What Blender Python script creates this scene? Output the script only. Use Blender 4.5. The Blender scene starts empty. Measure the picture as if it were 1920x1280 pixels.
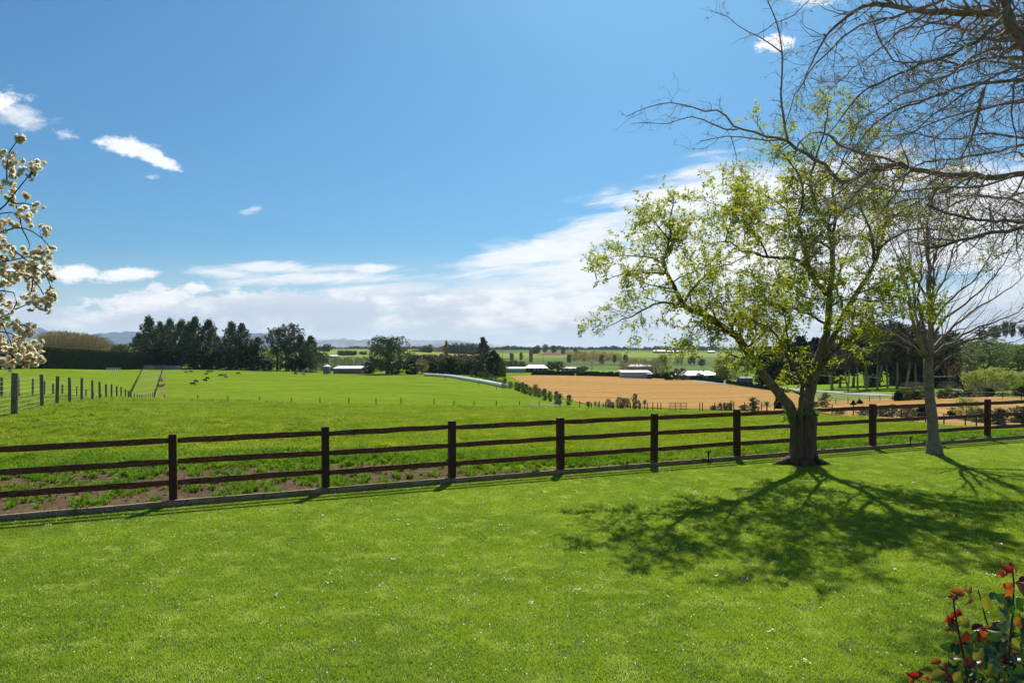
import bpy, bmesh, math, random
import numpy as np
from mathutils import Vector, Matrix
random.seed(7); rng = np.random.default_rng(7)
S = bpy.context.scene
COL = S.collection
F, HY, CAMZ = 1280.0, 660.0, 2.6
# ------------------------------------------------------------------ camera
cd = bpy.data.cameras.new('camera'); cam = bpy.data.objects.new('camera', cd); COL.objects.link(cam)
cam.location = (0, 0, CAMZ); cam.rotation_euler = (math.pi/2, 0, 0)
cd.sensor_width = 36; cd.lens = 24; cd.shift_y = 20/1920; cd.clip_start = .05; cd.clip_end = 60000
S.camera = cam
# ------------------------------------------------------------------ view
S.view_settings.view_transform = 'Standard'; S.view_settings.look = 'None'
S.view_settings.gamma = 1; S.view_settings.use_curve_mapping = False
S.view_settings.exposure = 0.5
# ------------------------------------------------------------------ sun
SUNV = Vector((.17, .82, 1)).normalized()
sl = bpy.data.lights.new('sun', 'SUN'); sl.energy = 4.9; sl.angle = math.radians(.53); sl.color = (1, .95, .86)
so = bpy.data.objects.new('sun', sl); COL.objects.link(so)
so.rotation_euler = SUNV.to_track_quat('Z', 'Y').to_euler()
SUN_EL = math.asin(SUNV.z); SUN_AZ = math.atan2(SUNV.x, SUNV.y)

# ------------------------------------------------------------------ node helpers
class NT:
    def __init__(s, tree): s.t = tree
    def n(s, typ, **kw):
        nd = s.t.nodes.new(typ)
        for k, v in kw.items(): setattr(nd, k, v)
        return nd
    def inp(s, sock, v):
        if v is None: return
        if isinstance(v, bpy.types.NodeSocket): s.t.links.new(v, sock)
        else: sock.default_value = v
    def m(s, op, a, b=None, c=None, clamp=False):
        nd = s.n('ShaderNodeMath', operation=op, use_clamp=clamp)
        for i, v in enumerate((a, b, c)): s.inp(nd.inputs[i], v)
        return nd.outputs[0]
    def comb(s, x, y, z):
        nd = s.n('ShaderNodeCombineXYZ')
        for i, v in enumerate((x, y, z)): s.inp(nd.inputs[i], v)
        return nd.outputs[0]
    def noise(s, vec, scale, detail=4, rough=.55, dist=0.0, color=False):
        nd = s.n('ShaderNodeTexNoise'); s.inp(nd.inputs['Vector'], vec)
        nd.inputs['Scale'].default_value = scale; nd.inputs['Detail'].default_value = detail
        nd.inputs['Roughness'].default_value = rough; nd.inputs['Distortion'].default_value = dist
        return nd.outputs['Color' if color else 'Fac']
    def mr(s, v, a, b, c=0.0, d=1.0, smooth=True):
        nd = s.n('ShaderNodeMapRange'); nd.interpolation_type = 'SMOOTHSTEP' if smooth else 'LINEAR'
        s.inp(nd.inputs[0], v); s.inp(nd.inputs[1], a); s.inp(nd.inputs[2], b); s.inp(nd.inputs[3], c); s.inp(nd.inputs[4], d)
        return nd.outputs[0]
    def mix(s, f, a, b):
        nd = s.n('ShaderNodeMix', data_type='RGBA'); s.inp(nd.inputs[0], f)
        for k, v in ((6, a), (7, b)):
            if isinstance(v, (tuple, list)): v = (*v[:3], 1)
            s.inp(nd.inputs[k], v)
        return nd.outputs[2]

# ------------------------------------------------------------------ sky
W = bpy.data.worlds.new('World'); S.world = W; W.use_nodes = True
W.node_tree.nodes.clear(); N = NT(W.node_tree)
sky = N.n('ShaderNodeTexSky'); sky.sky_type = 'NISHITA'; sky.sun_disc = False
sky.sun_elevation = SUN_EL; sky.sun_rotation = SUN_AZ
sky.altitude = 100; sky.air_density = 1.0; sky.dust_density = 1.3; sky.ozone_density = 1.6
tc = N.n('ShaderNodeTexCoord').outputs['Generated']
sx = N.n('ShaderNodeSeparateXYZ'); N.inp(sx.inputs[0], tc)
X, Y, Z = sx.outputs
yy = N.m('MAXIMUM', Y, .12)
U = N.m('DIVIDE', X, yy); V = N.m('DIVIDE', Z, yy)          # tangent of azimuth and of elevation
puff = N.noise(N.comb(U, N.m('MULTIPLY', V, 1.5), 0.3), 13, 8, .58)
puff2 = N.noise(N.comb(U, N.m('MULTIPLY', V, 2.2), 4.3), 26, 6, .62)
fine = N.noise(N.comb(U, N.m('MULTIPLY', V, 2.2), 9.3), 60, 6, .65)
puff2 = N.m('ADD', N.m('MULTIPLY', puff2, .62), N.m('MULTIPLY', N.noise(N.comb(U, N.m('MULTIPLY', V, 1.8), 5.1), 75, 7, .68), .38))
Vt = N.m('SUBTRACT', V, N.m('MULTIPLY', U, .13))
strk = N.noise(N.comb(U, N.m('MULTIPLY', Vt, 7.5), 2.1), 3.0, 10, .62, .35)
strk2 = N.noise(N.comb(U, N.m('MULTIPLY', Vt, 4.5), 7.7), 8, 8, .66, .3)
def blob(px, py, a, b, rot=0.0, k=1.5, nz=puff2, soft=.35, amp=1.0):
    u0, v0 = (px-960)/F, (HY-py)/F
    du = N.m('SUBTRACT', U, u0); dv = N.m('SUBTRACT', V, v0)
    c, s_ = math.cos(rot), math.sin(rot)
    p = N.m('ADD', N.m('MULTIPLY', du, c*F/a), N.m('MULTIPLY', dv, s_*F/a))
    q = N.m('ADD', N.m('MULTIPLY', du, -s_*F/b), N.m('MULTIPLY', dv, c*F/b))
    r = N.m('SQRT', N.m('ADD', N.m('MULTIPLY', p, p), N.m('MULTIPLY', q, q)))
    d = N.m('ADD', N.m('SUBTRACT', 1.0, r), N.m('MULTIPLY', N.m('SUBTRACT', nz, .5), k))
    return N.mr(d, 0.0, soft+.18, 0, amp)
parts = [
    blob(240, 275, 62, 22, -.12, 2.3), blob(290, 295, 55, 20, -.45, 2.3), blob(286, 332, 16, 7, 0, 2.5, fine, .8, .6),
    blob(30, 215, 75, 30, -.2, 2.6, puff2, .8, .8), blob(125, 252, 26, 12, -.2, 2.6, fine, .9, .55), blob(-60, 190, 110, 40, 0, 2.4),
    blob(1452, 82, 42, 19, .12, 1.9, fine, .3), blob(1530, 0, 60, 16, 0, 2.6, fine, .7, .8), blob(470, 394, 34, 9, .3, 3.2, fine, 1.0, .5),
    blob(1350, 298, 40, 14, 0, 2.6, fine, 1.0, .35),
    blob(140, 512, 60, 20, 0, 2.2, puff2), blob(235, 516, 70, 17, .05, 2.3, puff2), blob(296, 542, 27, 15, 0, 1.8, fine), blob(366, 541, 34, 14, 0, 1.9, fine),
    blob(60, 505, 60, 18, 0, 2.2, fine), blob(700, 503, 50, 12, .03, 3.2, strk2, .6, .85), blob(520, 503, 190, 14, .0, 3.0, strk2, .7, .9), blob(600, 522, 240, 16, .02, 3.0, strk2, .7, .9), blob(720, 545, 260, 18, .04, 3.2, strk, .7, .9),
    blob(430, 513, 90, 15, -.05, 3.4, strk2, .8, .75),
]
cum = parts[0]
for p in parts[1:]: cum = N.m('MAXIMUM', cum, p)
# long bank of streaky cloud climbing to the right
topv = N.m('MINIMUM', N.m('ADD', .116, N.m('MULTIPLY', N.m('MAXIMUM', N.m('ADD', U, .13), 0.0), .50)), .31)
left = N.mr(U, -.60, -.30)
B = N.m('SUBTRACT', topv, V)
cov = N.m('ADD', N.mr(B, -.055, .06, -.38, .15, False), N.m('MULTIPLY', N.mr(V, .02, .13, .06, 0.0), 1.0))
cov = N.m('ADD', cov, N.mr(U, -.50, -.36, -.3, .0, False))
bank = N.mr(N.m('ADD', strk, N.m('ADD', cov, N.m('MULTIPLY', N.m('SUBTRACT', strk2, .5), .45))), .44, .68)
# low heaps near the horizon, left and centre
lowband = N.m('MULTIPLY', N.mr(V, .012, .035), N.mr(V, .070, .105, 1, 0))
lowband = N.m('MULTIPLY', lowband, N.mr(U, -.05, .25, 1, .35))
puffl = N.noise(N.comb(U, N.m('MULTIPLY', V, 2.4), 1.3), 9, 11, .66)
heaps = N.mr(N.m('ADD', puffl, N.m('MULTIPLY', lowband, .25)), .61, .70)
heaps = N.m('MULTIPLY', heaps, N.mr(lowband, 0.02, .3))
veil = N.m('MULTIPLY', N.mr(V, .0, .17, .92, 0), N.mr(U, -.6, .1, .8, 1))
cloudA = N.m('MAXIMUM', N.m('MAXIMUM', cum, N.m('MULTIPLY', bank, .93)), heaps)
front = N.mr(Y, .12, .3)
# elsewhere the same broken cloud goes on along the horizon
elsew = N.mr(N.m('ADD', N.noise(tc, 5, 8, .6), N.mr(Z, .03, .3, .1, -.2)), .52, .66)
cloudA = N.m('ADD', N.m('MULTIPLY', cloudA, front), N.m('MULTIPLY', elsew, N.m('SUBTRACT', 1.0, front)))
cloudA = N.m('MULTIPLY', cloudA, N.mr(Z, -.01, .0))
shade = N.mr(N.noise(N.comb(U, N.m('MULTIPLY', N.m('ADD', V, .012), 2.8), 1.3), 7.5, 9, .6), .44, .62, 0, 1)
shade2 = N.mr(strk2, .35, .6)
ccol = N.mix(N.m('MAXIMUM', N.m('MULTIPLY', N.m('SUBTRACT', 1.0, shade), N.mr(V, .05, .12, 1, .15)), 0.0), (.76, .77, .78), (.40, .47, .58))
ccol = N.mix(N.mr(V, -.0, .10, .35, .0), ccol, N.mix(shade2, (.60, .66, .74), (.80, .81, .83)))
skyc = N.n('ShaderNodeVectorMath', operation='SCALE'); N.inp(skyc.inputs[0], sky.outputs[0]); skyc.inputs['Scale'].default_value = .060
tint = N.n('ShaderNodeVectorMath', operation='MULTIPLY'); N.inp(tint.inputs[0], skyc.outputs[0]); tint.inputs[1].default_value = (.43, .90, 1.20)
skyb = N.mix(veil, tint.outputs[0], (.56, .65, .75))
final = N.mix(cloudA, skyb, ccol)
bg = N.n('ShaderNodeBackground'); N.inp(bg.inputs[0], final); bg.inputs[1].default_value = 1.0
wo = N.n('ShaderNodeOutputWorld'); N.inp(wo.inputs[0], bg.outputs[0])

# ------------------------------------------------------------------ scene graph helpers
def tag(o, label=None, cat=None, group=None, kind=None):
    if label: o['label'] = label
    if cat: o['category'] = cat
    if group: o['group'] = group
    if kind: o['kind'] = kind
    return o
def empty(name, loc, label, cat, group=None, rz=0.0, sc=None):
    o = bpy.data.objects.new(name, None); COL.objects.link(o); o.location = loc; o.rotation_euler[2] = rz
    o.empty_display_size = .2
    if sc: o.scale = sc
    return tag(o, label, cat, group)
def link(name, me, parent=None, loc=None, kind=None):
    o = bpy.data.objects.new(name, me); COL.objects.link(o)
    if parent: o.parent = parent
    if loc is not None: o.location = loc
    if kind: o['kind'] = kind
    return o
def npmesh(name, V_, Fc, mat=None, smooth=False, mats=None, midx=None):
    """V_ (n,3) array, Fc (m,k) array or list of such arrays"""
    me = bpy.data.meshes.new(name)
    V_ = np.asarray(V_, dtype=np.float32)
    if not (isinstance(Fc, list) and len(Fc) and np.ndim(Fc[0]) == 2): Fc = [Fc]
    Fc = [np.asarray(f, dtype=np.int32) for f in Fc if len(f)]
    nl = sum(f.size for f in Fc); nf = sum(len(f) for f in Fc)
    me.vertices.add(len(V_)); me.vertices.foreach_set('co', V_.ravel())
    me.loops.add(nl); me.loops.foreach_set('vertex_index', np.concatenate([f.ravel() for f in Fc]))
    me.polygons.add(nf)
    tot = np.concatenate([np.full(len(f), f.shape[1]) for f in Fc]).astype(np.int32)
    st = np.concatenate([[0], np.cumsum(tot)[:-1]]).astype(np.int32)
    me.polygons.foreach_set('loop_start', st); me.polygons.foreach_set('loop_total', tot)
    if mat: me.materials.append(mat)
    if mats:
        for m_ in mats: me.materials.append(m_)
        me.polygons.foreach_set('material_index', np.asarray(midx, dtype=np.int32))
    me.update(calc_edges=True)
    me.polygons.foreach_set('use_smooth', np.full(nf, smooth))
    me.validate()
    return me
class MB:
    def __init__(s): s.v = []; s.q = []; s.t = []; s.n = 0
    def add(s, v, q=None, t=None):
        v = np.asarray(v, float)
        if q is not None and len(q): s.q.append(np.asarray(q)+s.n)
        if t is not None and len(t): s.t.append(np.asarray(t)+s.n)
        s.v.append(v); s.n += len(v)
    def box(s, x0, x1, y0, y1, z0, z1, M=None):
        v = np.array([(x, y, z) for z in (z0, z1) for x, y in ((x0, y0), (x1, y0), (x1, y1), (x0, y1))], float)
        if M is not None: v = np.array([M @ Vector(p) for p in v])
        s.add(v, [(3, 2, 1, 0), (4, 5, 6, 7), (0, 1, 5, 4), (1, 2, 6, 5), (2, 3, 7, 6), (3, 0, 4, 7)])
    def tube(s, path, rad, sides=6, cap=True):
        P = np.asarray(path, float); n = len(P)
        rad = np.full(n, rad, float) if np.isscalar(rad) else np.asarray(rad, float)
        T = np.gradient(P, axis=0); T /= (np.linalg.norm(T, axis=1, keepdims=True)+1e-9)
        a = np.array([0, 0, 1.]) if abs(T[0][2]) < .9 else np.array([1., 0, 0])
        A = np.cross(T, a); A /= (np.linalg.norm(A, axis=1, keepdims=True)+1e-9)
        B_ = np.cross(T, A)
        th = np.arange(sides)*2*math.pi/sides
        v = P[:, None]+rad[:, None, None]*(np.cos(th)[None, :, None]*A[:, None]+np.sin(th)[None, :, None]*B_[:, None])
        i = np.arange(n-1)[:, None]*sides; j = np.arange(sides)[None]; j2 = (j+1) % sides
        q = np.stack([i+j, i+j2, i+sides+j2, i+sides+j], -1).reshape(-1, 4)
        v = v.reshape(-1, 3); t = None
        if cap:
            v = np.vstack([v, P[0], P[-1]]); e = (n-1)*sides
            t = [(n*sides, (k+1) % sides, k) for k in range(sides)]+[(n*sides+1, e+k, e+(k+1) % sides) for k in range(sides)]
        s.add(v, q, t)
    def mesh(s, name, mat, smooth=False):
        V_ = np.vstack(s.v) if s.v else np.zeros((0, 3))
        fs = []
        if s.q: fs.append(np.vstack(s.q))
        if s.t: fs.append(np.vstack(s.t))
        return npmesh(name, V_, fs, mat, smooth)
    def build(s, name, mat, parent=None, smooth=False, loc=None, kind=None):
        return link(name, s.mesh(name, mat, smooth), parent, loc, kind)
def P3(px, py, d): return np.array([(px-960)/F*d, d, CAMZ-(py-HY)/F*d])

# ------------------------------------------------------------------ materials
def mat(name, rgb, rough=.8, rgb2=None, nscale=4, bump=0.0, bscale=20, metal=0.0, spec=.3, island=False, trans=0.0, tcol=None, stretch=None, rgb3=None):
    m = bpy.data.materials.new(name); m.use_nodes = True; nt = m.node_tree; nt.nodes.clear(); n = NT(nt)
    pos = n.n('ShaderNodeTexCoord').outputs['Object']
    if stretch:
        mp = n.n('ShaderNodeMapping'); n.inp(mp.inputs[0], pos); mp.inputs['Scale'].default_value = stretch; pos = mp.outputs[0]
    col = (*rgb, 1)
    if rgb2:
        f = n.mr(n.noise(pos, nscale, 5, .6), .3, .7)
        if island: 
            isl = n.n('ShaderNodeNewGeometry').outputs['Random Per Island']
            f = n.m('ADD', n.m('MULTIPLY', f, .35), n.m('MULTIPLY', isl, .65))
        col = n.mix(f, rgb, rgb2)
        if rgb3: col = n.mix(n.mr(n.noise(pos, nscale*4.3, 6, .7), .52, .62), col, rgb3)
    b = n.n('ShaderNodeBsdfPrincipled'); n.inp(b.inputs['Base Color'], col)
    b.inputs['Roughness'].default_value = rough; b.inputs['Metallic'].default_value = metal
    b.inputs['Specular IOR Level'].default_value = spec
    if bump:
        bn = n.n('ShaderNodeBump'); n.inp(bn.inputs['Height'], n.noise(pos, bscale, 6, .65)); bn.inputs['Distance'].default_value = bump
        n.inp(b.inputs['Normal'], bn.outputs[0])
    out = n.n('ShaderNodeOutputMaterial')
    if trans:
        t = n.n('ShaderNodeBsdfTranslucent')
        if tcol is None: n.inp(t.inputs[0], col)
        else:
            mm = n.n('ShaderNodeMix', data_type='RGBA', blend_type='MULTIPLY'); mm.inputs[0].default_value = 1
            n.inp(mm.inputs[6], col); mm.inputs[7].default_value = (*tcol, 1); n.inp(t.inputs[0], mm.outputs[2])
        mx = n.n('ShaderNodeMixShader'); mx.inputs[0].default_value = trans
        n.inp(mx.inputs[1], b.outputs[0]); n.inp(mx.inputs[2], t.outputs[0]); n.inp(out.inputs[0], mx.outputs[0])
    else: n.inp(out.inputs[0], b.outputs[0])
    return m
M = {}
M['rail'] = mat('stained_rail', (.17, .042, .014), .62, (.075, .020, .009), 3, .006, 30, stretch=(1, 1, 5), rgb3=(.24, .12, .07))
M['post'] = mat('stained_post', (.085, .022, .010), .6, (.045, .013, .007), 5, .004, 40, stretch=(4, 4, .6))
M['kerb'] = mat('weathered_timber', (.26, .16, .08), .85, (.38, .27, .15), 5, .008, 40, rgb3=(.16, .10, .045))
M['wirepost'] = mat('grey_round_post', (.13, .095, .06), .9, (.24, .19, .13), 8, .006, 30, stretch=(3, 3, .5))
M['darkpost'] = mat('dark_stake', (.045, .032, .025), .8, (.08, .06, .05), 8)
M['wire'] = mat('galvanised_wire', (.36, .37, .38), .6, metal=.3)
M['bark'] = mat('grey_bark', (.24, .18, .122), .9, (.10, .075, .05), 5, .03, 24, stretch=(1, 1, .35), rgb3=(.26, .25, .15))
M['bark3'] = mat('plum_bark', (.30, .21, .165), .85, (.16, .11, .085), 6, .02, 28, rgb3=(.30, .26, .17))
M['stump'] = mat('gnarled_bark', (.185, .132, .088), .95, (.055, .04, .028), 6, .06, 14, stretch=(1.8, 1.8, .22), rgb3=(.20, .13, .05))
M['bark2'] = mat('smooth_bark', (.34, .26, .17), .85, (.19, .145, .095), 7, .012, 30, rgb3=(.22, .24, .17))
M['twig'] = mat('twig_bark', (.16, .125, .095), .8, (.25, .215, .17), 7)
M['twig3'] = mat('purple_grey_twig', (.24, .16, .13), .75, (.36, .27, .22), 7)
M['leafspring'] = mat('spring_leaf', (.125, .20, .018), .5, (.35, .335, .045), 1.2, island=True, trans=.55, tcol=(1.8, 1.75, .85))
M['bud'] = mat('opening_bud', (.30, .26, .07), .6, (.42, .36, .08), 3, island=True, trans=.3)
M['pine'] = mat('pine_needles', (.070, .110, .055), .8, (.150, .195, .095), .6, island=True, trans=.12, spec=.1)
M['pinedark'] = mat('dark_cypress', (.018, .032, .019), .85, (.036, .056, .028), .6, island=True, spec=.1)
M['conif'] = mat('conifer_scale', (.05, .085, .04), .8, (.10, .14, .065), .6, island=True, trans=.1)
M['ochre'] = mat('willow_twigs', (.26, .20, .10), .85, (.36, .28, .11), .3, island=True, trans=.2)
M['nursery'] = mat('yellow_nursery_leaf', (.42, .31, .10), .85, (.50, .40, .14), .3, island=True, trans=.2)
M['youngcon'] = mat('young_conifer_needles', (.028, .050, .024), .85, (.06, .085, .035), .6, island=True, spec=.1)
M['mauve'] = mat('bare_thicket', (.17, .13, .105), .9, (.24, .19, .14), .3, island=True)
M['olive'] = mat('olive_foliage', (.08, .125, .035), .8, (.15, .19, .06), .5, island=True, trans=.2)
M['bright'] = mat('fresh_foliage', (.12, .19, .035), .7, (.20, .26, .05), .5, island=True, trans=.35)
M['lime'] = mat('lime_shrub', (.34, .38, .06), .7, (.50, .50, .13), .5, island=True, trans=.35)
M['gum'] = mat('gum_foliage', (.085, .085, .05), .75, (.13, .12, .075), .5, island=True, trans=.15)
M['copper'] = mat('copper_shrub', (.14, .08, .045), .8, (.20, .12, .06), .5, island=True, trans=.2)
M['farwood'] = mat('far_wood', (.030, .048, .030), .9, (.055, .075, .040), .05, island=True)
M['white'] = mat('white_metal', (.75, .76, .78), .5)
M['roofwhite'] = mat('white_roof', (.82, .82, .83), .35, (.74, .75, .77), 1.5, spec=.6)
M['wall'] = mat('pale_wall', (.42, .38, .33), .8, (.36, .33, .29), .5)
M['wallgrey'] = mat('grey_green_wall', (.40, .44, .43), .7, (.34, .38, .38), .5)
M['shedwall'] = mat('weathered_shed_wall', (.20, .13, .115), .85, (.27, .18, .16), .4)
M['dark'] = mat('dark_opening', (.02, .02, .022), .6)
M['tank'] = mat('tank_steel', (.14, .20, .21), .5, (.10, .15, .16), .8)
M['navy'] = mat('dark_shed_wall', (.06, .075, .10), .7, (.09, .10, .13), .5)
M['bale'] = mat('bale_wrap', (.74, .80, .82), .35, (.82, .87, .88), .5, bump=.03, bscale=3, spec=.6)
M['flower'] = mat('petal', (.90, .80, .54), .6, (.92, .87, .70), 30, island=True, trans=.58)
M['petalpink'] = mat('rusty_petal', (.42, .19, .10), .6, (.62, .36, .20), 30, island=True, trans=.35)
M['cherrytwig'] = mat('cherry_twig', (.07, .045, .04), .7, (.13, .09, .08), 20)
M['rose_green'] = mat('rose_leaf', (.016, .040, .014), .36, (.030, .062, .016), 20, spec=.45, trans=.25, tcol=(2.2, 2.6, 1.0))
M['rose_lime'] = mat('young_rose_leaf', (.10, .13, .02), .35, (.17, .17, .02), 20, spec=.5, trans=.5, tcol=(1.6, 1.4, .8))
M['rose_red'] = mat('red_rose_leaf', (.21, .020, .012), .35, (.13, .012, .01), 20, spec=.4, trans=.4, tcol=(2.0, 1.2, 1))
M['rose_orange'] = mat('orange_rose_leaf', (.26, .09, .012), .35, (.20, .035, .01), 25, spec=.5, trans=.5, tcol=(1.7, 1.5, 1))
M['rose_maroon'] = mat('maroon_rose_leaf', (.07, .018, .012), .3, (.04, .012, .01), 20, spec=.5, trans=.3, tcol=(2.5, 1.4, 1))
M['rose_stem'] = mat('rose_stem', (.13, .018, .018), .45, (.07, .02, .015), 20)
M['cowdark'] = mat('dark_hide', (.060, .030, .016), .8, (.09, .045, .025), 2)
M['cowred'] = mat('red_hide', (.22, .085, .03), .8, (.28, .12, .05), 2)
M['cowmix'] = mat('pied_hide', (.04, .022, .015), .8, (.55, .48, .40), 1.6)
M['rubble'] = mat('rubble', (.34, .27, .23), .9, (.20, .16, .14), .8, island=True)
M['black'] = mat('black_plastic', (.015, .015, .016), .5)
M['petalground'] = mat('fallen_petal', (.86, .84, .76), .8, (.75, .70, .55), 5, island=True)
M['bluemtn'] = mat('haze_blue_mountain', (.015, .055, .13), .95, (.03, .075, .15), .002)  # part of the distance haze is painted in as blue base colour
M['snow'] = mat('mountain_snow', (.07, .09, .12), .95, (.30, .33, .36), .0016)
# ================================================================== TERRAIN
UK = np.array([-.75, -.53, -.2, 0, .25, .45, .75])
PR = [
[(9,.05),(12,.1),(25,.65),(32,.35),(40,0),(60,-1.4),(76,-2.6),(110,-5.3),(140,-6.4),(200,-5.2),(285,-2.6),(400,-2.4),(700,-2),(1500,14),(3000,24),(6000,30)],
[(9,.05),(12,.1),(25,.3),(40,-.3),(60,-1.7),(110,-5.4),(140,-7),(200,-6.6),(330,-5.1),(420,-4.8),(700,-3),(1500,13),(3000,22),(6000,30)],
[(9,.05),(12,.1),(25,.1),(40,-.8),(60,-2.2),(115,-6.3),(150,-7.1),(200,-7.2),(300,-6.9),(400,-7.5),(700,-6),(1000,-1),(1500,9),(3000,18),(6000,30)],
[(9,.05),(12,.1),(20,.1),(33,-.3),(60,-2.3),(122,-7.4),(160,-8),(250,-8.4),(300,-8.2),(400,-9),(600,-10),(1000,-8),(1600,0),(2500,10),(6000,26)],
[(9,.05),(20,.1),(33,-.3),(60,-2.8),(107,-6.6),(160,-8.5),(300,-10.5),(400,-11),(600,-11.5),(1000,-9),(1600,-2.6),(2500,7),(6000,22)],
[(9,.05),(20,.1),(30,-.3),(60,-3),(85,-5),(120,-6.5),(200,-8.6),(300,-10),(600,-11),(1600,-2.6),(2500,7),(6000,20)],
[(9,.05),(21,.1),(22,0),(30,-.95),(45,-2.7),(60,-4.4),(75,-4.8),(120,-5.2),(200,-6),(300,-6),(600,-8),(1600,-2.6),(2500,7),(6000,20)]]
_ld = np.linspace(math.log(8), math.log(7000), 900)
_tab = []
for P_ in PR:
    acc = 0
    for m_ in (.9, .95, 1, 1.05, 1.1):
        acc = acc+np.interp(_ld+math.log(m_), np.log([p[0] for p in P_]), [p[1] for p in P_])
    _tab.append(acc/5)
_tab = np.array(_tab)
def zprof(u, d):
    ld = np.log(np.maximum(d, 8.01)); f = np.clip((ld-_ld[0])/(_ld[1]-_ld[0]), 0, 898.99); k = f.astype(int); f = f-k
    uu = np.clip(u, -.75, .75); i = np.clip(np.searchsorted(UK, uu)-1, 0, 5)
    t = (uu-UK[i])/(UK[i+1]-UK[i]); t = t*t*(3-2*t)
    a = _tab[i, k]*(1-f)+_tab[i, k+1]*f; b = _tab[i+1, k]*(1-f)+_tab[i+1, k+1]*f
    return a*(1-t)+b*t
def yfence(x):
    """distance of the boundary fence in front of the camera at sideways position x"""
    xx = np.clip(x, -14, 22)
    y = 14.19+.4435*xx-.0014*xx*xx
    sl = .4435-.0028*xx
    return y+(np.asarray(x)-xx)*sl
def ground(x, y):
    x = np.atleast_1d(np.asarray(x, float)); y = np.atleast_1d(np.asarray(y, float))
    r = np.hypot(x, y); ang = np.arctan2(x, y)
    u = np.tan(np.clip(ang, -.6435, .6435))
    d = np.where(np.abs(ang) < .6435, y, r*.8)
    z = zprof(u, np.maximum(d, 8.1))
    far = np.clip((d-1400)/1500, 0, 1)
    z = z+far*(np.sin(x/310.)*np.cos(y/430.)*1.2)
    s = y-yfence(x)
    k = np.clip(s/1.5, 0, 1)
    z = np.where(s < 1.5, .045*(1-k)+z*k, z)
    return z
def gz(x, y): return float(ground(x, y)[0])
def gd(px, d): x = (px-960)/F*d; return (x, d, gz(x, d))
_dd = np.exp(np.linspace(math.log(21), math.log(6500), 2600))
def gp(px, py, dmin=21, dmax=6500):
    """where the line of sight through a point of the view meets the ground"""
    u = (px-960)/F; z = ground(u*_dd, _dd); ray = CAMZ-(py-HY)/F*_dd
    ok = (_dd >= dmin) & (_dd <= dmax) & (ray <= z)
    i = int(np.argmax(ok)) if ok.any() else int(np.argmin(np.where((_dd >= dmin) & (_dd <= dmax), np.abs(ray-z)/_dd, 9)))
    d = _dd[i]; return (u*d, d, gz(u*d, d))

def axis(near, step, g, lim):
    a = list(np.arange(0, near, step)); x = near; st = step
    while x < lim: a.append(x); st = min(st*g, 400); x += st
    a.append(lim); return np.array(a)
ax = axis(30, .5, 1.035, 9000); xs = np.concatenate([-ax[::-1][:-1], ax])
ts = axis(14, .35, 1.022, 9000)
XX, TT = np.meshgrid(xs, ts, indexing='ij')
YY = yfence(XX)+TT
ZZ = ground(XX.ravel(), YY.ravel()).reshape(XX.shape)
lowfreq = np.sin(XX*.9+1.3*np.sin(YY*.7))*np.cos(YY*1.1+XX*.35)
ZZ = ZZ+np.where(YY < 80, .025*lowfreq*np.clip(TT/2, 0, 1), 0)
nx, ny = XX.shape
idx = np.arange(nx*ny).reshape(nx, ny)
quads = np.stack([idx[:-1, :-1], idx[1:, :-1], idx[1:, 1:], idx[:-1, 1:]], -1).reshape(-1, 4)
def soilmask(x, s):
    """how worn the ground is: bare along the fence on the left"""
    ext = np.interp(x, [-12, -8, -3.5, -1.2, 1.4, 2.2], [4.3, 4.2, 3.3, 1.7, .5, 0])
    return np.clip((ext-s)/1.6+.15, 0, 1)*(ext > .05)
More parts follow.
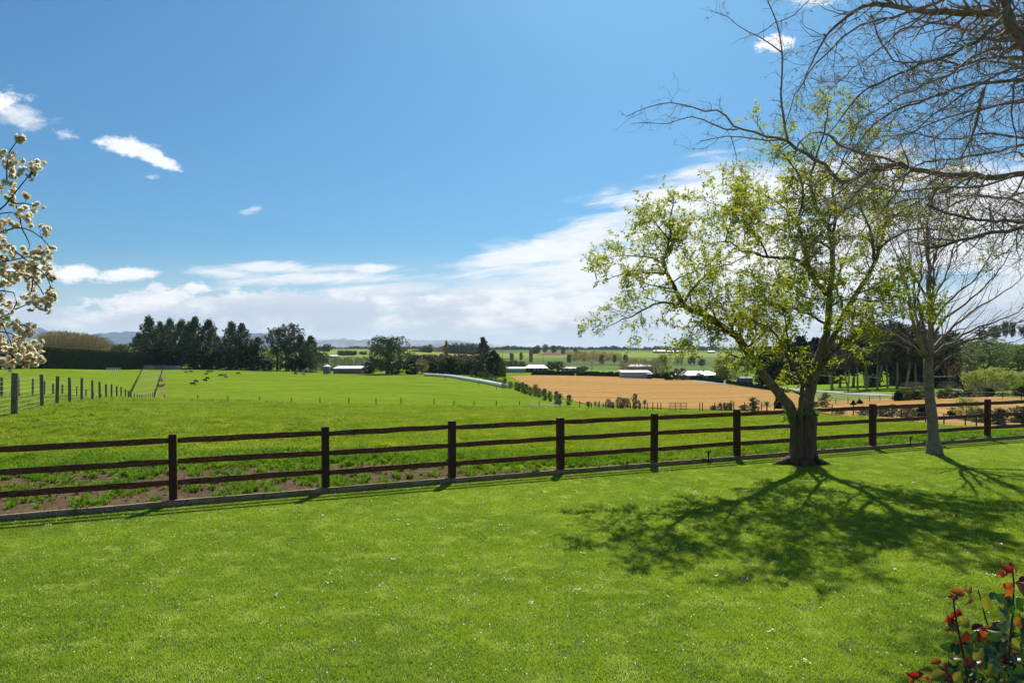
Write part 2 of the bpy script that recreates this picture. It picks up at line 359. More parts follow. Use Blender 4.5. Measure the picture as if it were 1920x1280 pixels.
# --- ground material (paddock grass by default, bare where worn, fields in the distance)
def ground_mat():
    m = bpy.data.materials.new('paddock_ground'); m.use_nodes = True; nt = m.node_tree; nt.nodes.clear(); n = NT(nt)
    pos = n.n('ShaderNodeNewGeometry').outputs['Position']
    att = n.n('ShaderNodeAttribute'); att.attribute_name = 'worn'
    sp = n.n('ShaderNodeSeparateXYZ'); n.inp(sp.inputs[0], pos)
    big = n.noise(pos, .035, 5, .6); mid = n.noise(pos, .35, 5, .6); fin = n.noise(pos, 6, 5, .7)
    base = n.mix(n.mr(big, .3, .7), (.118, .188, .014), (.165, .228, .018))
    base = n.mix(n.m('MULTIPLY', n.mr(mid, .42, .70), .75), base, (.07, .15, .006))
    mp0 = n.n('ShaderNodeMapping'); n.inp(mp0.inputs[0], pos); mp0.inputs['Scale'].default_value = (.5, 1.6, 1)
    base = n.mix(n.m('MULTIPLY', n.mr(n.noise(mp0.outputs[0], 1.3, 6, .75), .50, .66), .65), base, (.065, .135, .006))
    base = n.mix(n.m('MULTIPLY', n.mr(n.noise(mp0.outputs[0], .11, 5, .7), .52, .68), .55), base, (.24, .29, .03))
    base = n.mix(n.m('MULTIPLY', n.mr(fin, .5, .75), .35), base, (.20, .28, .02))
    # faint drill and mowing lines running across the far field
    mp = n.n('ShaderNodeMapping'); n.inp(mp.inputs[0], pos); mp.inputs['Rotation'].default_value = (0, 0, .38); mp.inputs['Scale'].default_value = (.012, .35, .1)
    lines = n.noise(mp.outputs[0], 1.0, 4, .6)
    base = n.mix(n.m('MULTIPLY', n.mr(lines, .42, .62), .40), base, (.19, .24, .03))
    # far farmland: patchwork
    vor = n.n('ShaderNodeTexVoronoi'); vor.inputs['Scale'].default_value = .0035
    mp2 = n.n('ShaderNodeMapping'); n.inp(mp2.inputs[0], pos); mp2.inputs['Scale'].default_value = (1, .45, 0); mp2.inputs['Rotation'].default_value = (0, 0, .2)
    n.inp(vor.inputs['Vector'], mp2.outputs[0])
    sv = n.n('ShaderNodeSeparateColor'); n.inp(sv.inputs[0], vor.outputs['Color'])
    fld = n.mix(sv.outputs[0], (.085, .135, .045), (.17, .22, .07))
    fld = n.mix(n.mr(sv.outputs[1], .86, .88), fld, (.20, .18, .08))
    dist = n.mr(sp.outputs[1], 430, 520)
    base = n.mix(dist, base, fld)
    # bare earth
    en = n.noise(pos, 1.7, 6, .65); earth = n.mix(n.mr(fin, .35, .7), (.085, .058, .034), (.150, .108, .066))
    earth = n.mix(n.mr(n.noise(pos, 30, 4, .7), .55, .7), earth, (.21, .165, .11))
    w = n.mr(n.m('ADD', att.outputs['Fac'], n.m('MULTIPLY', n.m('SUBTRACT', en, .5), 1.1)), .30, .50)
    base = n.mix(w, base, earth)
    b = n.n('ShaderNodeBsdfPrincipled'); n.inp(b.inputs['Base Color'], base); b.inputs['Roughness'].default_value = 1; b.inputs['Specular IOR Level'].default_value = 0
    bn = n.n('ShaderNodeBump'); n.inp(bn.inputs['Height'], n.m('ADD', n.noise(pos, 9, 6, .7), n.m('MULTIPLY', n.noise(pos, 1.3, 4, .6), 1.5))); bn.inputs['Distance'].default_value = .05
    n.inp(b.inputs['Normal'], bn.outputs[0])
    o = n.n('ShaderNodeOutputMaterial'); n.inp(o.inputs[0], b.outputs[0]); return m
M['ground'] = ground_mat()
gme = npmesh('paddock', np.stack([XX, YY, ZZ], -1).reshape(-1, 3), quads, M['ground'], True)
at = gme.attributes.new('worn', 'FLOAT', 'POINT')
at.data.foreach_set('value', soilmask(XX, TT).ravel().astype(np.float32))
link('paddock_ground', gme, kind='structure')
# --- the lawn on the near side
def lawn_mat():
    m = bpy.data.materials.new('lawn_turf'); m.use_nodes = True; nt = m.node_tree; nt.nodes.clear(); n = NT(nt)
    pos = n.n('ShaderNodeNewGeometry').outputs['Position']
    c = n.mix(n.mr(n.noise(pos, .9, 5, .6), .35, .65), (.045, .085, .012), (.075, .105, .022))
    c = n.mix(n.m('MULTIPLY', n.mr(n.noise(pos, 40, 4, .7), .5, .7), .5), c, (.12, .12, .045))
    b = n.n('ShaderNodeBsdfPrincipled'); n.inp(b.inputs['Base Color'], c); b.inputs['Roughness'].default_value = .95; b.inputs['Specular IOR Level'].default_value = .1
    o = n.n('ShaderNodeOutputMaterial'); n.inp(o.inputs[0], b.outputs[0]); return m
lx = np.arange(-45, 60.1, 1.5)
lv = []; lq = []
for i, x in enumerate(lx):
    ye = float(yfence(x))-.17
    for j, y in enumerate(np.linspace(-20, 1, 8)): lv.append((x, ye if j == 7 else -20+(ye+20)*j/7., 0))
for i in range(len(lx)-1):
    for j in range(7): lq.append((i*8+j, (i+1)*8+j, (i+1)*8+j+1, i*8+j+1))
link('lawn', npmesh('lawn', lv, lq, lawn_mat()), kind='structure')
# ground below and behind the lawn so that nothing ends in the air
bk = MB(); bk.box(-9000, 9000, -9000, -20.0, -2.5, -.02)
bk.build('ground_behind_the_lawn', M['ground'], kind='structure')
# far plain under the hills, beyond the modelled ground
pv = [(-60000, -9000, -60), (60000, -9000, -60), (60000, 60000, -60), (-60000, 60000, -60)]

# ================================================================== BOUNDARY FENCE
postx = [-10.45, -8.1, -5.75, -3.45, -1.20, 1.04, 3.25, 5.46, 7.57, 9.70, 11.85, 14.02, 16.2, 18.4, 20.6]
fence = empty('post_and_rail_fence', (1.04, float(yfence(1.04)), .1), 'long dark brown three rail timber fence between the lawn and the green paddock', 'fence')
def rail_mesh(a, b, h, r, seed):
    rg = random.Random(seed); mb = MB(); a = Vector(a); b = Vector(b); L = (b-a).length; d = (b-a).normalized(); side = d.cross(Vector((0, 0, 1)))
    n = 9; sec = []
    prof = [(-.5, -.5), (-.46, .18), (-.25, .46), (.25, .5), (.46, .2), (.5, -.5)]
    vs = []
    for i in range(n+1):
        t = i/n; p = a.lerp(b, t); end = min(t, 1-t)*L
        k = 1.0 if end > .14 else .82
        wob = Vector((0, 0, rg.uniform(-.005, .005)))+side*rg.uniform(-.005, .005); hh = h*k*rg.uniform(.95, 1.05); ww = r*k*rg.uniform(.95, 1.05)
        for u, v in prof: vs.append(p+wob+side*(u*ww)+Vector((0, 0, v*hh)))
    m = len(prof); q = []
    for i in range(n):
        for j in range(m): q.append((i*m+j, i*m+(j+1) % m, (i+1)*m+(j+1) % m, (i+1)*m+j))
    mb.add([tuple(v) for v in vs], q)
    return mb
o0 = fence.location.copy()
for i, x in enumerate(postx):
    y = float(yfence(x)); mb = MB(); w = .064+random.uniform(-.003, .004); hgt = 1.105+random.uniform(-.015, .02)
    slope = .4435-.0028*x; Mx = Matrix.Translation(Vector((x, y, .04))-o0) @ Matrix.Rotation(math.atan(slope)+random.uniform(-.03, .03), 4, 'Z') @ Matrix.Rotation(random.uniform(-.016, .016), 4, 'Y')
    mb.box(-w, w, -w, w, -.5, hgt-.012+.06, Mx)
    # softened, slightly weathered top
    mb.box(-w+.008, w-.008, -w+.008, w-.008, hgt+.0478, hgt+.064, Mx)
    if i == 11: mb.box(-w-.035, -w-.0001, -w+.01, w-.03, hgt+.02, hgt+.052, Mx)
    mb.build('post', M['post'], fence)
for i in range(len(postx)-1):
    xa, xb = postx[i], postx[i+1]
    for z in (.385, .745, 1.105):
        za, zb = z+random.uniform(-.012, .012), z+random.uniform(-.012, .012)
        A = Vector((xa+.058, float(yfence(xa+.058)), za))-o0; B_ = Vector((xb-.058, float(yfence(xb-.058)), zb))-o0
        rail_mesh(A, B_, .098, .075, i*7+int(z*10)).build('rail', M['rail'], fence, smooth=False)
kerb = empty('timber_lawn_edging', (1.04, float(yfence(1.04))-.12, 0), 'low weathered timber edging board along the foot of the brown fence', 'edging')
k0 = kerb.location.copy()
kx = [-40, -30, -20]+postx+[26, 34, 45]
for i in range(len(kx)-1):
    xa, xb = kx[i]+.004, kx[i+1]-.004; n = 8; rg = random.Random(i)
    vs = []; q = []; ztop = .105+rg.uniform(-.008, .008)
    for k in range(n+1):
        x = xa+(xb-xa)*k/n; y = float(yfence(x)); zt = ztop+rg.uniform(-.004, .004); wv = rg.uniform(-.004, .004)
        for (yo, z) in ((-.195+wv, -.06), (-.195+wv, zt-.012), (-.183+wv, zt), (-.083, zt), (-.071, zt-.01), (-.071, -.06)): vs.append((x-k0.x, y+yo-k0.y, z))
    for k in range(n):
        for j in range(6): q.append((k*6+j, k*6+(j+1) % 6, (k+1)*6+(j+1) % 6, (k+1)*6+j))
    mb = MB(); mb.add(vs, q); mb.build('edging_board', M['kerb'], kerb)
# little black sprinklers standing on the edging
for (px, py, d, lab) in ((1329, 868, 15.95, 'small black sprinkler on the edging left of the big leafy tree'), (1733, 846, 18.0, 'small black sprinkler on the edging beside the slim grey trunk')):
    x = (px-960)/F*d; y = float(yfence(x))-.13
    sp_ = empty('garden_sprinkler', (x, y-.10, 0), lab, 'sprinkler')
    a = MB(); a.tube([(0, 0, -.03), (0, 0, .2)], .014, 8); a.tube([(0, 0, .2), (0, 0, .235)], .028, 8); a.build('riser', M['black'], sp_)
    a = MB(); a.tube([(-.05, 0, .26), (.055, 0, .275)], .013, 6); a.tube([(0, 0, .235), (0, 0, .30)], .017, 8); a.tube([(.03, 0, .275), (.05, 0, .33)], .012, 6); a.build('sprinkler_head', M['black'], sp_)

# ================================================================== DRAPED FIELDS
def drape(name, pix, material, off=.06, dmins=None, steps=(46, 46), kind='structure', jag=0.0):
    pts = []
    for k, p in enumerate(pix):
        dm = p[2] if len(p) > 2 else 21
        w = gp(p[0], p[1], dm); pts.append(Vector((w[0], w[1], 0)))
    dense = []
    for k in range(len(pts)):
        a, b = pts[k], pts[(k+1) % len(pts)]
        n = 6
        for j in range(n): 
            q = a.lerp(b, j/n)
            if jag: q = q*(1+random.uniform(-jag, jag)*.01)
            dense.append(q)
    bm = bmesh.new(); vs = [bm.verts.new((q.x, q.y, 0)) for q in dense]
    f = bm.faces.new(vs); bm.normal_update()
    if f.normal.z < 0: bmesh.ops.reverse_faces(bm, faces=[f])
    bmesh.ops.triangulate(bm, faces=bm.faces[:])
    mnx, mxx = min(q.x for q in dense), max(q.x for q in dense); mny, mxy = min(q.y for q in dense), max(q.y for q in dense)
    for i in range(1, steps[0]):
        bmesh.ops.bisect_plane(bm, geom=bm.verts[:]+bm.edges[:]+bm.faces[:], plane_co=(mnx+(mxx-mnx)*i/steps[0], 0, 0), plane_no=(1, 0, 0), dist=1e-5)
    for i in range(1, steps[1]):
        yv = mny*((mxy/mny)**(i/steps[1]))
        bmesh.ops.bisect_plane(bm, geom=bm.verts[:]+bm.edges[:]+bm.faces[:], plane_co=(0, yv, 0), plane_no=(0, 1, 0), dist=1e-5)
    zz = ground([v.co.x for v in bm.verts], [v.co.y for v in bm.verts])
    for v, z in zip(bm.verts, zz): v.co.z = z+off*(1 if not callable(off) else 1)
    me = bpy.data.meshes.new(name); bm.to_mesh(me); bm.free(); me.materials.append(material)
    return link(name, me, kind=kind)
def fieldmat(name, a, b, sc=.05, stretch=(1, 1, 1), rot=0.0, c=None, contrast=(.35, .65)):
    m = bpy.data.materials.new(name); m.use_nodes = True; nt = m.node_tree; nt.nodes.clear(); n = NT(nt)
    pos = n.n('ShaderNodeNewGeometry').outputs['Position']
    mp = n.n('ShaderNodeMapping'); n.inp(mp.inputs[0], pos); mp.inputs['Rotation'].default_value = (0, 0, rot); mp.inputs['Scale'].default_value = stretch
    col = n.mix(n.mr(n.noise(mp.outputs[0], sc, 6, .65), *contrast), a, b)
    if c: col = n.mix(n.mr(n.noise(pos, sc*9, 5, .7), .52, .66), col, c)
    b_ = n.n('ShaderNodeBsdfPrincipled'); n.inp(b_.inputs['Base Color'], col); b_.inputs['Roughness'].default_value = 1; b_.inputs['Specular IOR Level'].default_value = 0
    bn = n.n('ShaderNodeBump'); n.inp(bn.inputs['Height'], n.noise(mp.outputs[0], sc*20, 5, .7)); bn.inputs['Distance'].default_value = .12; n.inp(b_.inputs['Normal'], bn.outputs[0])
    o = n.n('ShaderNodeOutputMaterial'); n.inp(o.inputs[0], b_.outputs[0]); return m
M['orange'] = fieldmat('sprayed_off_field', (.31, .175, .060), (.41, .255, .100), .06, (.12, 4.5, 1), .28, (.27, .155, .05), contrast=(.40, .60))
drape('sprayed_field', [(955,706,150),(1000,703.5,150),(1100,705,150),(1200,707.5,150),(1300,713,150),(1380,724,120),(1440,732,120),(1500,740,110),(1539,748,100),(1570,753.5,95),(1640,749,90),(1700,745,90),(1760,743,90),(1850,743,90),(1920,747,85),(2000,752,80),
    (2080,800,50),(1960,803,50),(1900,803,50),(1800,800,52),(1700,793,55),(1600,783,60),(1540,775,75),(1440,771,88),(1330,768,98),(1250,766,100),(1180,763,105),(1100,758,115),(1050,745,125),(1000,727,150)], M['orange'], .10, jag=.35)
M['verge'] = fieldmat('rough_verge', (.13, .18, .045), (.22, .22, .09), .25, c=(.09, .13, .03))
drape('roadside_verge', [(1300,711.8,180),(1400,714.5,160),(1480,722,150),(1560,733,130),(1700,735,110),(1850,735,100),(2000,742,90),(2000,751.5,82),(1920,746.4,87),(1850,742.6,92),(1760,742.6,92),(1700,744.6,92),(1640,748.6,92),(1570,753,97),(1539,747.5,102),(1500,739.5,112),(1440,731.5,122),(1380,723.5,122),(1300,712.8,152)], M['verge'], .06)
M['road'] = fieldmat('chip_seal_road', (.30, .29, .27), (.36, .35, .33), .3, (.2, 2, 1), .5)
drape('road', [(1300,713.2,150),(1380,718.5,140),(1466,726.5,130),(1530,731.5,120),(1605,736,115),(1642,738,110),(1690,741.5,108),(1690,744,106),(1640,743,108),(1605,741,112),(1549,736.5,118),(1474,732,128),(1380,722.5,140),(1300,715,150)], M['road'], .16)
M['track'] = fieldmat('farm_track', (.12, .20, .010), (.215, .215, .07), .35, (1.5, .05, 1), -.44, contrast=(.44, .62))
drape('farm_track', [(243,750,80),(268,692,200),(303,692,200),(292,750,80)], M['track'], .05, steps=(24, 24))
M['wornstrip'] = fieldmat('worn_strip', (.17, .165, .06), (.13, .20, .01), .5, contrast=(.4, .65))
drape('worn_cattle_strip', [(297,750,80),(305.5,693,200),(312,693,200),(311,748,80)], M['wornstrip'], .045, steps=(16, 24))
M['wornpatch'] = fieldmat('worn_gateway', (.22, .20, .12), (.13, .20, .03), .6, contrast=(.45, .6))
drape('worn_gateway_ground', [(985,757.5,124),(1010,755,126),(1050,757,124),(1075,760,122),(1040,761.5,118),(1000,760.5,119)], M['wornpatch'], .04, steps=(12, 8))
greenA = fieldmat('far_pasture_light', (.18, .235, .05), (.22, .27, .065), .01)
greenB = fieldmat('far_pasture_deep', (.085, .115, .05), (.11, .145, .06), .01, (.3, 3, 1))
brown = fieldmat('ploughed_field', (.14, .085, .065), (.19, .12, .09), .01, (.3, 3, 1))
tan = fieldmat('dry_far_field', (.26, .24, .10), (.30, .27, .13), .01)
drape('far_pasture', [(440,674,500),(860,674,500),(860,657,900),(440,657,900)], greenA, .25, steps=(20, 30))
drape('far_pasture', [(860,671,600),(1000,670,600),(1480,668,600),(1600,667,600),(1600,661,1200),(1140,660,1200),(990,662,1000),(860,663,1000)], greenA, .3, steps=(20, 24))
drape('far_crop_field', [(900,682,430),(1480,684,430),(1480,677.5,500),(1180,676,500),(900,676.5,500)], greenB, .35, steps=(20, 20))
drape('far_crop_field', [(850,674,700),(960,673.5,700),(960,671.5,700),(850,672,700)], greenB, .45, steps=(10, 10))
drape('ploughed_field', [(1003,666,900),(1060,666.5,900),(1066,661.0,900),(1030,660,1000)], brown, .5, steps=(8, 12))
drape('house_paddock', [(1015,700,340),(1165,702,330),(1165,694,350),(1030,695,350)], greenA, .12, steps=(16, 16))
drape('far_hill_field', [(196,655,700),(250,655.5,700),(262,651.5,900),(196,651.5,900)], brown, .5, steps=(8, 12))
drape('grove_pasture', [(1440,728,180),(1700,740,150),(1700,724,200),(1560,712,240),(1440,712,240)], fieldmat('grove_grass', (.13, .22, .02), (.17, .27, .03), .05), .12, steps=(20, 20))
# ================================================================== FOLIAGE BUILDERS
def leafquads(c, size, rg, asp=.55, up=0.0, flat=0.0):
    """c (n,3) centres -> diamond leaves with random facing"""
    n = len(c); a = rg.normal(size=(n, 3)); a[:, 2] = a[:, 2]*(1-flat)+up; a /= np.linalg.norm(a, axis=1, keepdims=True)+1e-9
    b = rg.normal(size=(n, 3)); b -= a*(a*b).sum(1, keepdims=True); b /= np.linalg.norm(b, axis=1, keepdims=True)+1e-9
    s = (size*rg.uniform(.6, 1.3, n))[:, None]
    v = np.stack([c-a*s, c+b*s*asp, c+a*s, c-b*s*asp], 1).reshape(-1, 3)
    return v, np.arange(n*4).reshape(n, 4)
def ballpts(n, rg):
    d = rg.normal(size=(n, 3)); d /= np.linalg.norm(d, axis=1, keepdims=True); return d*(rg.uniform(0, 1, n)**(1/2.4))[:, None]
def proto(seed, profile, levels=14, per=5, cl=3, cr=.045, nq=12, size=.02, droop=0.0, lean=0.0, trunk=.022, tb=0.0, jit=.3, el=1.0, up=.2, limb=True, mats=('pine', 'bark'), inner=0.3, fork=1):
    """a unit-height tree: returns (trunk mesh, crown mesh)"""
    rg = np.random.default_rng(seed); mb = MB(); pz = [p[0] for p in profile]; pr = [p[1] for p in profile]
    stems = []
    for f in range(fork):
        a0 = rg.uniform(0, 6.3); sp = 0 if fork == 1 else .10
        path = [np.array([0, 0, -.02]), np.array([0, 0, .08])]
        for z in (.25, .45, .65, .85, .97): path.append(np.array([math.cos(a0)*sp*z*1.6+rg.normal()*.008+lean*z, math.sin(a0)*sp*z*1.6+rg.normal()*.008, z]))
        stems.append(np.array(path)); mb.tube(path, [trunk*1.25, trunk, trunk*.85, trunk*.65, trunk*.45, trunk*.25, trunk*.08], 6)
    cen = []; rad = []
    z0, z1 = pz[0], pz[-1]
    for li in range(levels):
        zf = z0+(z1-z0)*(li+.5)/levels
        for k in range(per):
            z = zf+rg.normal()*.012; L = np.interp(z, pz, pr)*(1+rg.uniform(-jit, jit)); a = rg.uniform(0, 6.3)
            st = stems[rg.integers(fork)]; bx = np.interp(z, st[:, 2], st[:, 0]); by = np.interp(z, st[:, 2], st[:, 1])
            e = np.array([bx+math.cos(a)*L, by+math.sin(a)*L, z+L*up-droop*L])
            s_ = np.array([bx, by, z-L*.15])
            if limb and k < 3: mb.tube([s_, (s_+e)/2+np.array([0, 0, -.01]), e], [trunk*.28, trunk*.18, trunk*.06], 3, cap=False)
            for j in range(cl):
                t = inner+(1-inner)*(j+rg.uniform(.2, 1))/cl
                cen.append(s_*(1-t)+e*t+rg.normal(size=3)*cr*.35); rad.append(cr*rg.uniform(.65, 1.25))
    cen = np.array(cen); rad = np.array(rad)
    p = np.repeat(cen, nq, 0)+ballpts(len(cen)*nq, rg)*np.repeat(rad, nq)[:, None]*np.array([1, 1, el])
    v, q = leafquads(p, size, rg, up=.3)
    return mb.mesh('trunk', M[mats[1]], True), npmesh('crown', v, q, M[mats[0]])
def brushproto(seed, profile, n=2600, ln=.10, w=.004, mats=('ochre', 'bark'), stems=7, spread=.30):
    """twiggy, upright, nearly leafless crown of unit height"""
    rg = np.random.default_rng(seed); mb = MB(); V_ = []; pz = [p[0] for p in profile]; pr = [p[1] for p in profile]
    for s in range(stems):
        a = rg.uniform(0, 6.3); r = rg.uniform(.2, 1)*spread
        pa = [np.array([0, 0, -.02]), np.array([math.cos(a)*r*.3, math.sin(a)*r*.3, .3]), np.array([math.cos(a)*r*.7, math.sin(a)*r*.7, .65]), np.array([math.cos(a)*r, math.sin(a)*r, .93])]
        mb.tube(pa, [.016, .011, .006, .002], 4, cap=False)
    z = rg.uniform(pz[0], pz[-1], n); L = np.interp(z, pz, pr)*np.sqrt(rg.uniform(0, 1, n)); a = rg.uniform(0, 6.3, n)
    c = np.stack([np.cos(a)*L, np.sin(a)*L, z], 1)
    d = np.stack([np.cos(a)*.45, np.sin(a)*.45, np.full(n, 1.)], 1)+rg.normal(size=(n, 3))*.35; d /= np.linalg.norm(d, axis=1, keepdims=True)
    sd = np.cross(d, rg.normal(size=(n, 3))); sd /= np.linalg.norm(sd, axis=1, keepdims=True)
    l = (ln*rg.uniform(.4, 1.1, n))[:, None]; v = np.stack([c-sd*w, c+sd*w, c+d*l], 1).reshape(-1, 3)
    return mb.mesh('trunk', M[mats[1]], True), npmesh('crown', v, np.arange(3*n).reshape(n, 3), M[mats[0]])

RAD = [(.08, .17), (.25, .26), (.5, .25), (.75, .16), (.9, .08), (.98, .02)]
PROTO = {
 'pine': [proto(11+i, [(.06, .20), (.22, .27), (.5, .23), (.7, .16), (.85, .085), (.93, .04), (1.0, .006)], levels=17, per=6, cl=3, cr=.042, nq=13, size=.020, el=1.35, up=.32, jit=.38) for i in range(4)],
 'pineopen': [proto(31+i, [(.42, .06), (.55, .2), (.72, .27), (.86, .22), (.97, .08)], levels=9, per=6, cl=3, cr=.045, nq=14, size=.02, el=1.2, up=.35, jit=.35, trunk=.026) for i in range(2)],
 'bigpine': [proto(41, [(.10, .26), (.25, .42), (.45, .50), (.6, .44), (.78, .40), (.9, .34), (.98, .22)], levels=15, per=11, cl=4, cr=.055, nq=14, size=.020, el=1.25, up=.22, jit=.25, trunk=.045, fork=3, inner=.35)],
 'conifer': [proto(51+i, [(.04, .10), (.15, .17), (.35, .19), (.6, .14), (.8, .085), (.98, .01)], levels=20, per=7, cl=3, cr=.032, nq=14, size=.016, up=-.1, jit=.2, mats=('conif', 'bark')) for i in range(2)],
 'round': [proto(61+i, [(.22, .22), (.38, .38), (.6, .42), (.8, .33), (.95, .14)], levels=9, per=9, cl=3, cr=.075, nq=14, size=.030, up=.2, mats=('olive', 'bark')) for i in range(3)],
 'bush': [proto(71+i, [(.0, .36), (.2, .48), (.5, .50), (.8, .36), (.97, .14)], levels=8, per=9, cl=3, cr=.09, nq=12, size=.042, up=.2, limb=False, mats=('olive', 'bark')) for i in range(3)],
 'darkbush': [proto(81+i, [(.0, .38), (.2, .50), (.5, .52), (.8, .42), (.97, .2)], levels=8, per=9, cl=3, cr=.09, nq=14, size=.040, up=.2, limb=False, mats=('pinedark', 'bark')) for i in range(2)],
 'cypress': [proto(91+i, [(.0, .24), (.2, .30), (.5, .28), (.8, .18), (.98, .04)], levels=18, per=8, cl=3, cr=.05, nq=14, size=.024, up=.3, mats=('pinedark', 'bark')) for i in range(2)],
 'gum': [proto(101+i, [(.42, .08), (.55, .17), (.7, .20), (.85, .17), (.98, .06)], levels=10, per=6, cl=3, cr=.05, nq=13, size=.022, up=.5, droop=.2, mats=('gum', 'bark2'), trunk=.017, fork=1+i % 2) for i in range(3)],
 'umbrella': [proto(121, [(.72, .10), (.8, .22), (.88, .24), (.97, .12)], levels=5, per=9, cl=3, cr=.05, nq=14, size=.02, up=.3, mats=('gum', 'bark2'), trunk=.012)],
 'fresh': [proto(131+i, [(.10, .18), (.3, .30), (.55, .34), (.8, .26), (.97, .08)], levels=11, per=8, cl=3, cr=.06, nq=12, size=.020, up=.4, mats=('bright', 'bark')) for i in range(3)],
 'lime': [proto(141+i, [(.0, .30), (.3, .45), (.6, .48), (.85, .32), (.98, .12)], levels=8, per=9, cl=3, cr=.09, nq=12, size=.034, up=.4, limb=False, mats=('lime', 'bark')) for i in range(2)],
 'copper': [proto(151, [(.1, .25), (.3, .42), (.6, .45), (.85, .3), (.98, .1)], levels=8, per=9, cl=3, cr=.08, nq=10, size=.032, up=.2, mats=('copper', 'bark'))],
 'willow': [brushproto(161+i, [(.15, .22), (.4, .34), (.7, .34), (.9, .22)]) for i in range(3)],
 'thicket': [brushproto(171+i, [(.02, .36), (.3, .5), (.7, .42), (.88, .25)], n=2200, mats=('mauve', 'twig'), spread=.4) for i in range(2)],
 'poplar': [brushproto(181, [(.05, .05), (.3, .07), (.7, .06), (.95, .02)], n=1500, ln=.08, w=.006, spread=.04)],
 'smallcone': [proto(191+i, [(.0, .26), (.15, .34), (.4, .30), (.7, .17), (.97, .03)], levels=8, per=8, cl=3, cr=.085, nq=12, size=.075, up=.3, limb=False, mats=('youngcon', 'bark')) for i in range(3)],
 'column': [proto(201+i, [(.0, .12), (.2, .19), (.5, .21), (.8, .15), (.97, .05)], levels=10, per=6, cl=2, cr=.06, nq=10, size=.034, up=.4, limb=False, mats=(('conif', 'bark'), ('olive', 'bark'))[i % 2]) for i in range(4)],
 'feather': [brushproto(211+i, [(.0, .13), (.3, .2), (.6, .2), (.9, .1)], n=900, ln=.16, w=.008, mats=(('mauve', 'twig'), ('olive', 'twig'))[i % 2], spread=.14) for i in range(2)],
}
def spiky(seed, trunkh=.45, matl='olive'):
    rg = np.random.default_rng(seed); mb = MB(); mb.tube([(0, 0, -.02), (0, 0, trunkh*.5), (.01, 0, trunkh)], [.05, .045, .05], 6)
    n = 90; a = rg.uniform(0, 6.3, n); e = rg.uniform(-.35, 1.35, n); L = (1-trunkh)*rg.uniform(.75, 1.05, n)
    d = np.stack([np.cos(a)*np.cos(e), np.sin(a)*np.cos(e), np.sin(e)], 1); c = np.array([0, 0, trunkh])
    sd = np.cross(d, [0, 0, 1.]); sd /= np.linalg.norm(sd, axis=1, keepdims=True)+1e-6; w = .022
    md = c+d*(L*.55)[:, None]; tp = c+d*L[:, None]-np.array([0, 0, 1])*(L*.18)[:, None]
    v = np.stack([c-sd*w*.4+d*0, c+sd*w*.4+d*0, md+sd*w, md-sd*w, tp], 1).reshape(-1, 3); k = np.arange(n)[:, None]*5
    return mb.mesh('trunk', M['bark'], True), npmesh('crown', v, [k+np.array([[0, 1, 2, 3]]), k+np.array([[3, 2, 4]])], M[matl])
PROTO['spiky'] = [spiky(1), spiky(2, .12, 'olive')]
_cnt = {}
def plant(kind, name, label, cat, px, d, top, wpx=None, group=None, var=None, base=None, hm=None, dz=0.0):
    """place a plant: px and top are where it shows, d how far off it stands"""
    k = _cnt.get(kind, 0); _cnt[kind] = k+1
    if base is not None: x, y, zg = gp(px, base, *(d if isinstance(d, tuple) else (d,))); d = y
    else: x, y, zg = gd(px, d)
    h = hm if hm else max(CAMZ-(top-HY)/F*d-zg, .3)
    tm, cm = PROTO[kind][(var if var is not None else k) % len(PROTO[kind])]
    nat = max(cm.dimensions_x if False else _wid(cm), .05)
    sx_ = (wpx/F*d)/nat if wpx else h
    o = empty(name, (x, y, zg-.02*h+dz), label, cat, group, rz=(k*2.39996) % 6.28, sc=(sx_, sx_, h))
    link('trunk', tm, o); link('crown', cm, o); return o
_w = {}
def _wid(me):
    if me.name not in _w:
        a = np.empty(len(me.vertices)*3, np.float32); me.vertices.foreach_get('co', a); a = a.reshape(-1, 3)
        _w[me.name] = float(np.percentile(a[:, 0], 98)-np.percentile(a[:, 0], 2))
    return _w[me.name]
def wood(name, label, x0, x1, d, topf, n, cat='woodland', seed=0, matn='farwood', depth=.05, grp=None, wid=1.0, cone=.5, hmin=3):
    """a far wood that reads as one mass: joined crowns, one object"""
    rg = np.random.default_rng(seed); C_ = []; R_ = []
    for i in range(n):
        px = x0+(x1-x0)*(i+rg.uniform(0, 1))/n; dd = d*(1+rg.uniform(0, depth)); x, y, zg = gd(px, dd)
        h = max(CAMZ-(topf(px)-HY)/F*dd-zg, hmin)*rg.uniform(.78, 1.08); w = h*rg.uniform(.22, .36)*wid; co = rg.uniform() < cone
        for z in np.linspace(.08, .95, 7):
            r = w*((1-z)**.7+.1 if co else math.sqrt(max(.05, 1-((z-.5)/.6)**2)))
            for j in range(3): C_.append((x+rg.normal()*r*.5, y+rg.normal()*r*.5, zg+z*h)); R_.append(max(r*.6, h*.06))
    C_ = np.array(C_); R_ = np.array(R_); q = 6
    p = np.repeat(C_, q, 0)+ballpts(len(C_)*q, rg)*np.repeat(R_, q)[:, None]
    v, f = leafquads(p, np.repeat(R_, q)*.55, rg, asp=.8)
    org = np.array([C_[:, 0].mean(), C_[:, 1].mean(), C_[:, 2].min()])
    o = link(name, npmesh(name, v-org, f, M[matn]), None, org, 'stuff'); return tag(o, label, cat, grp)

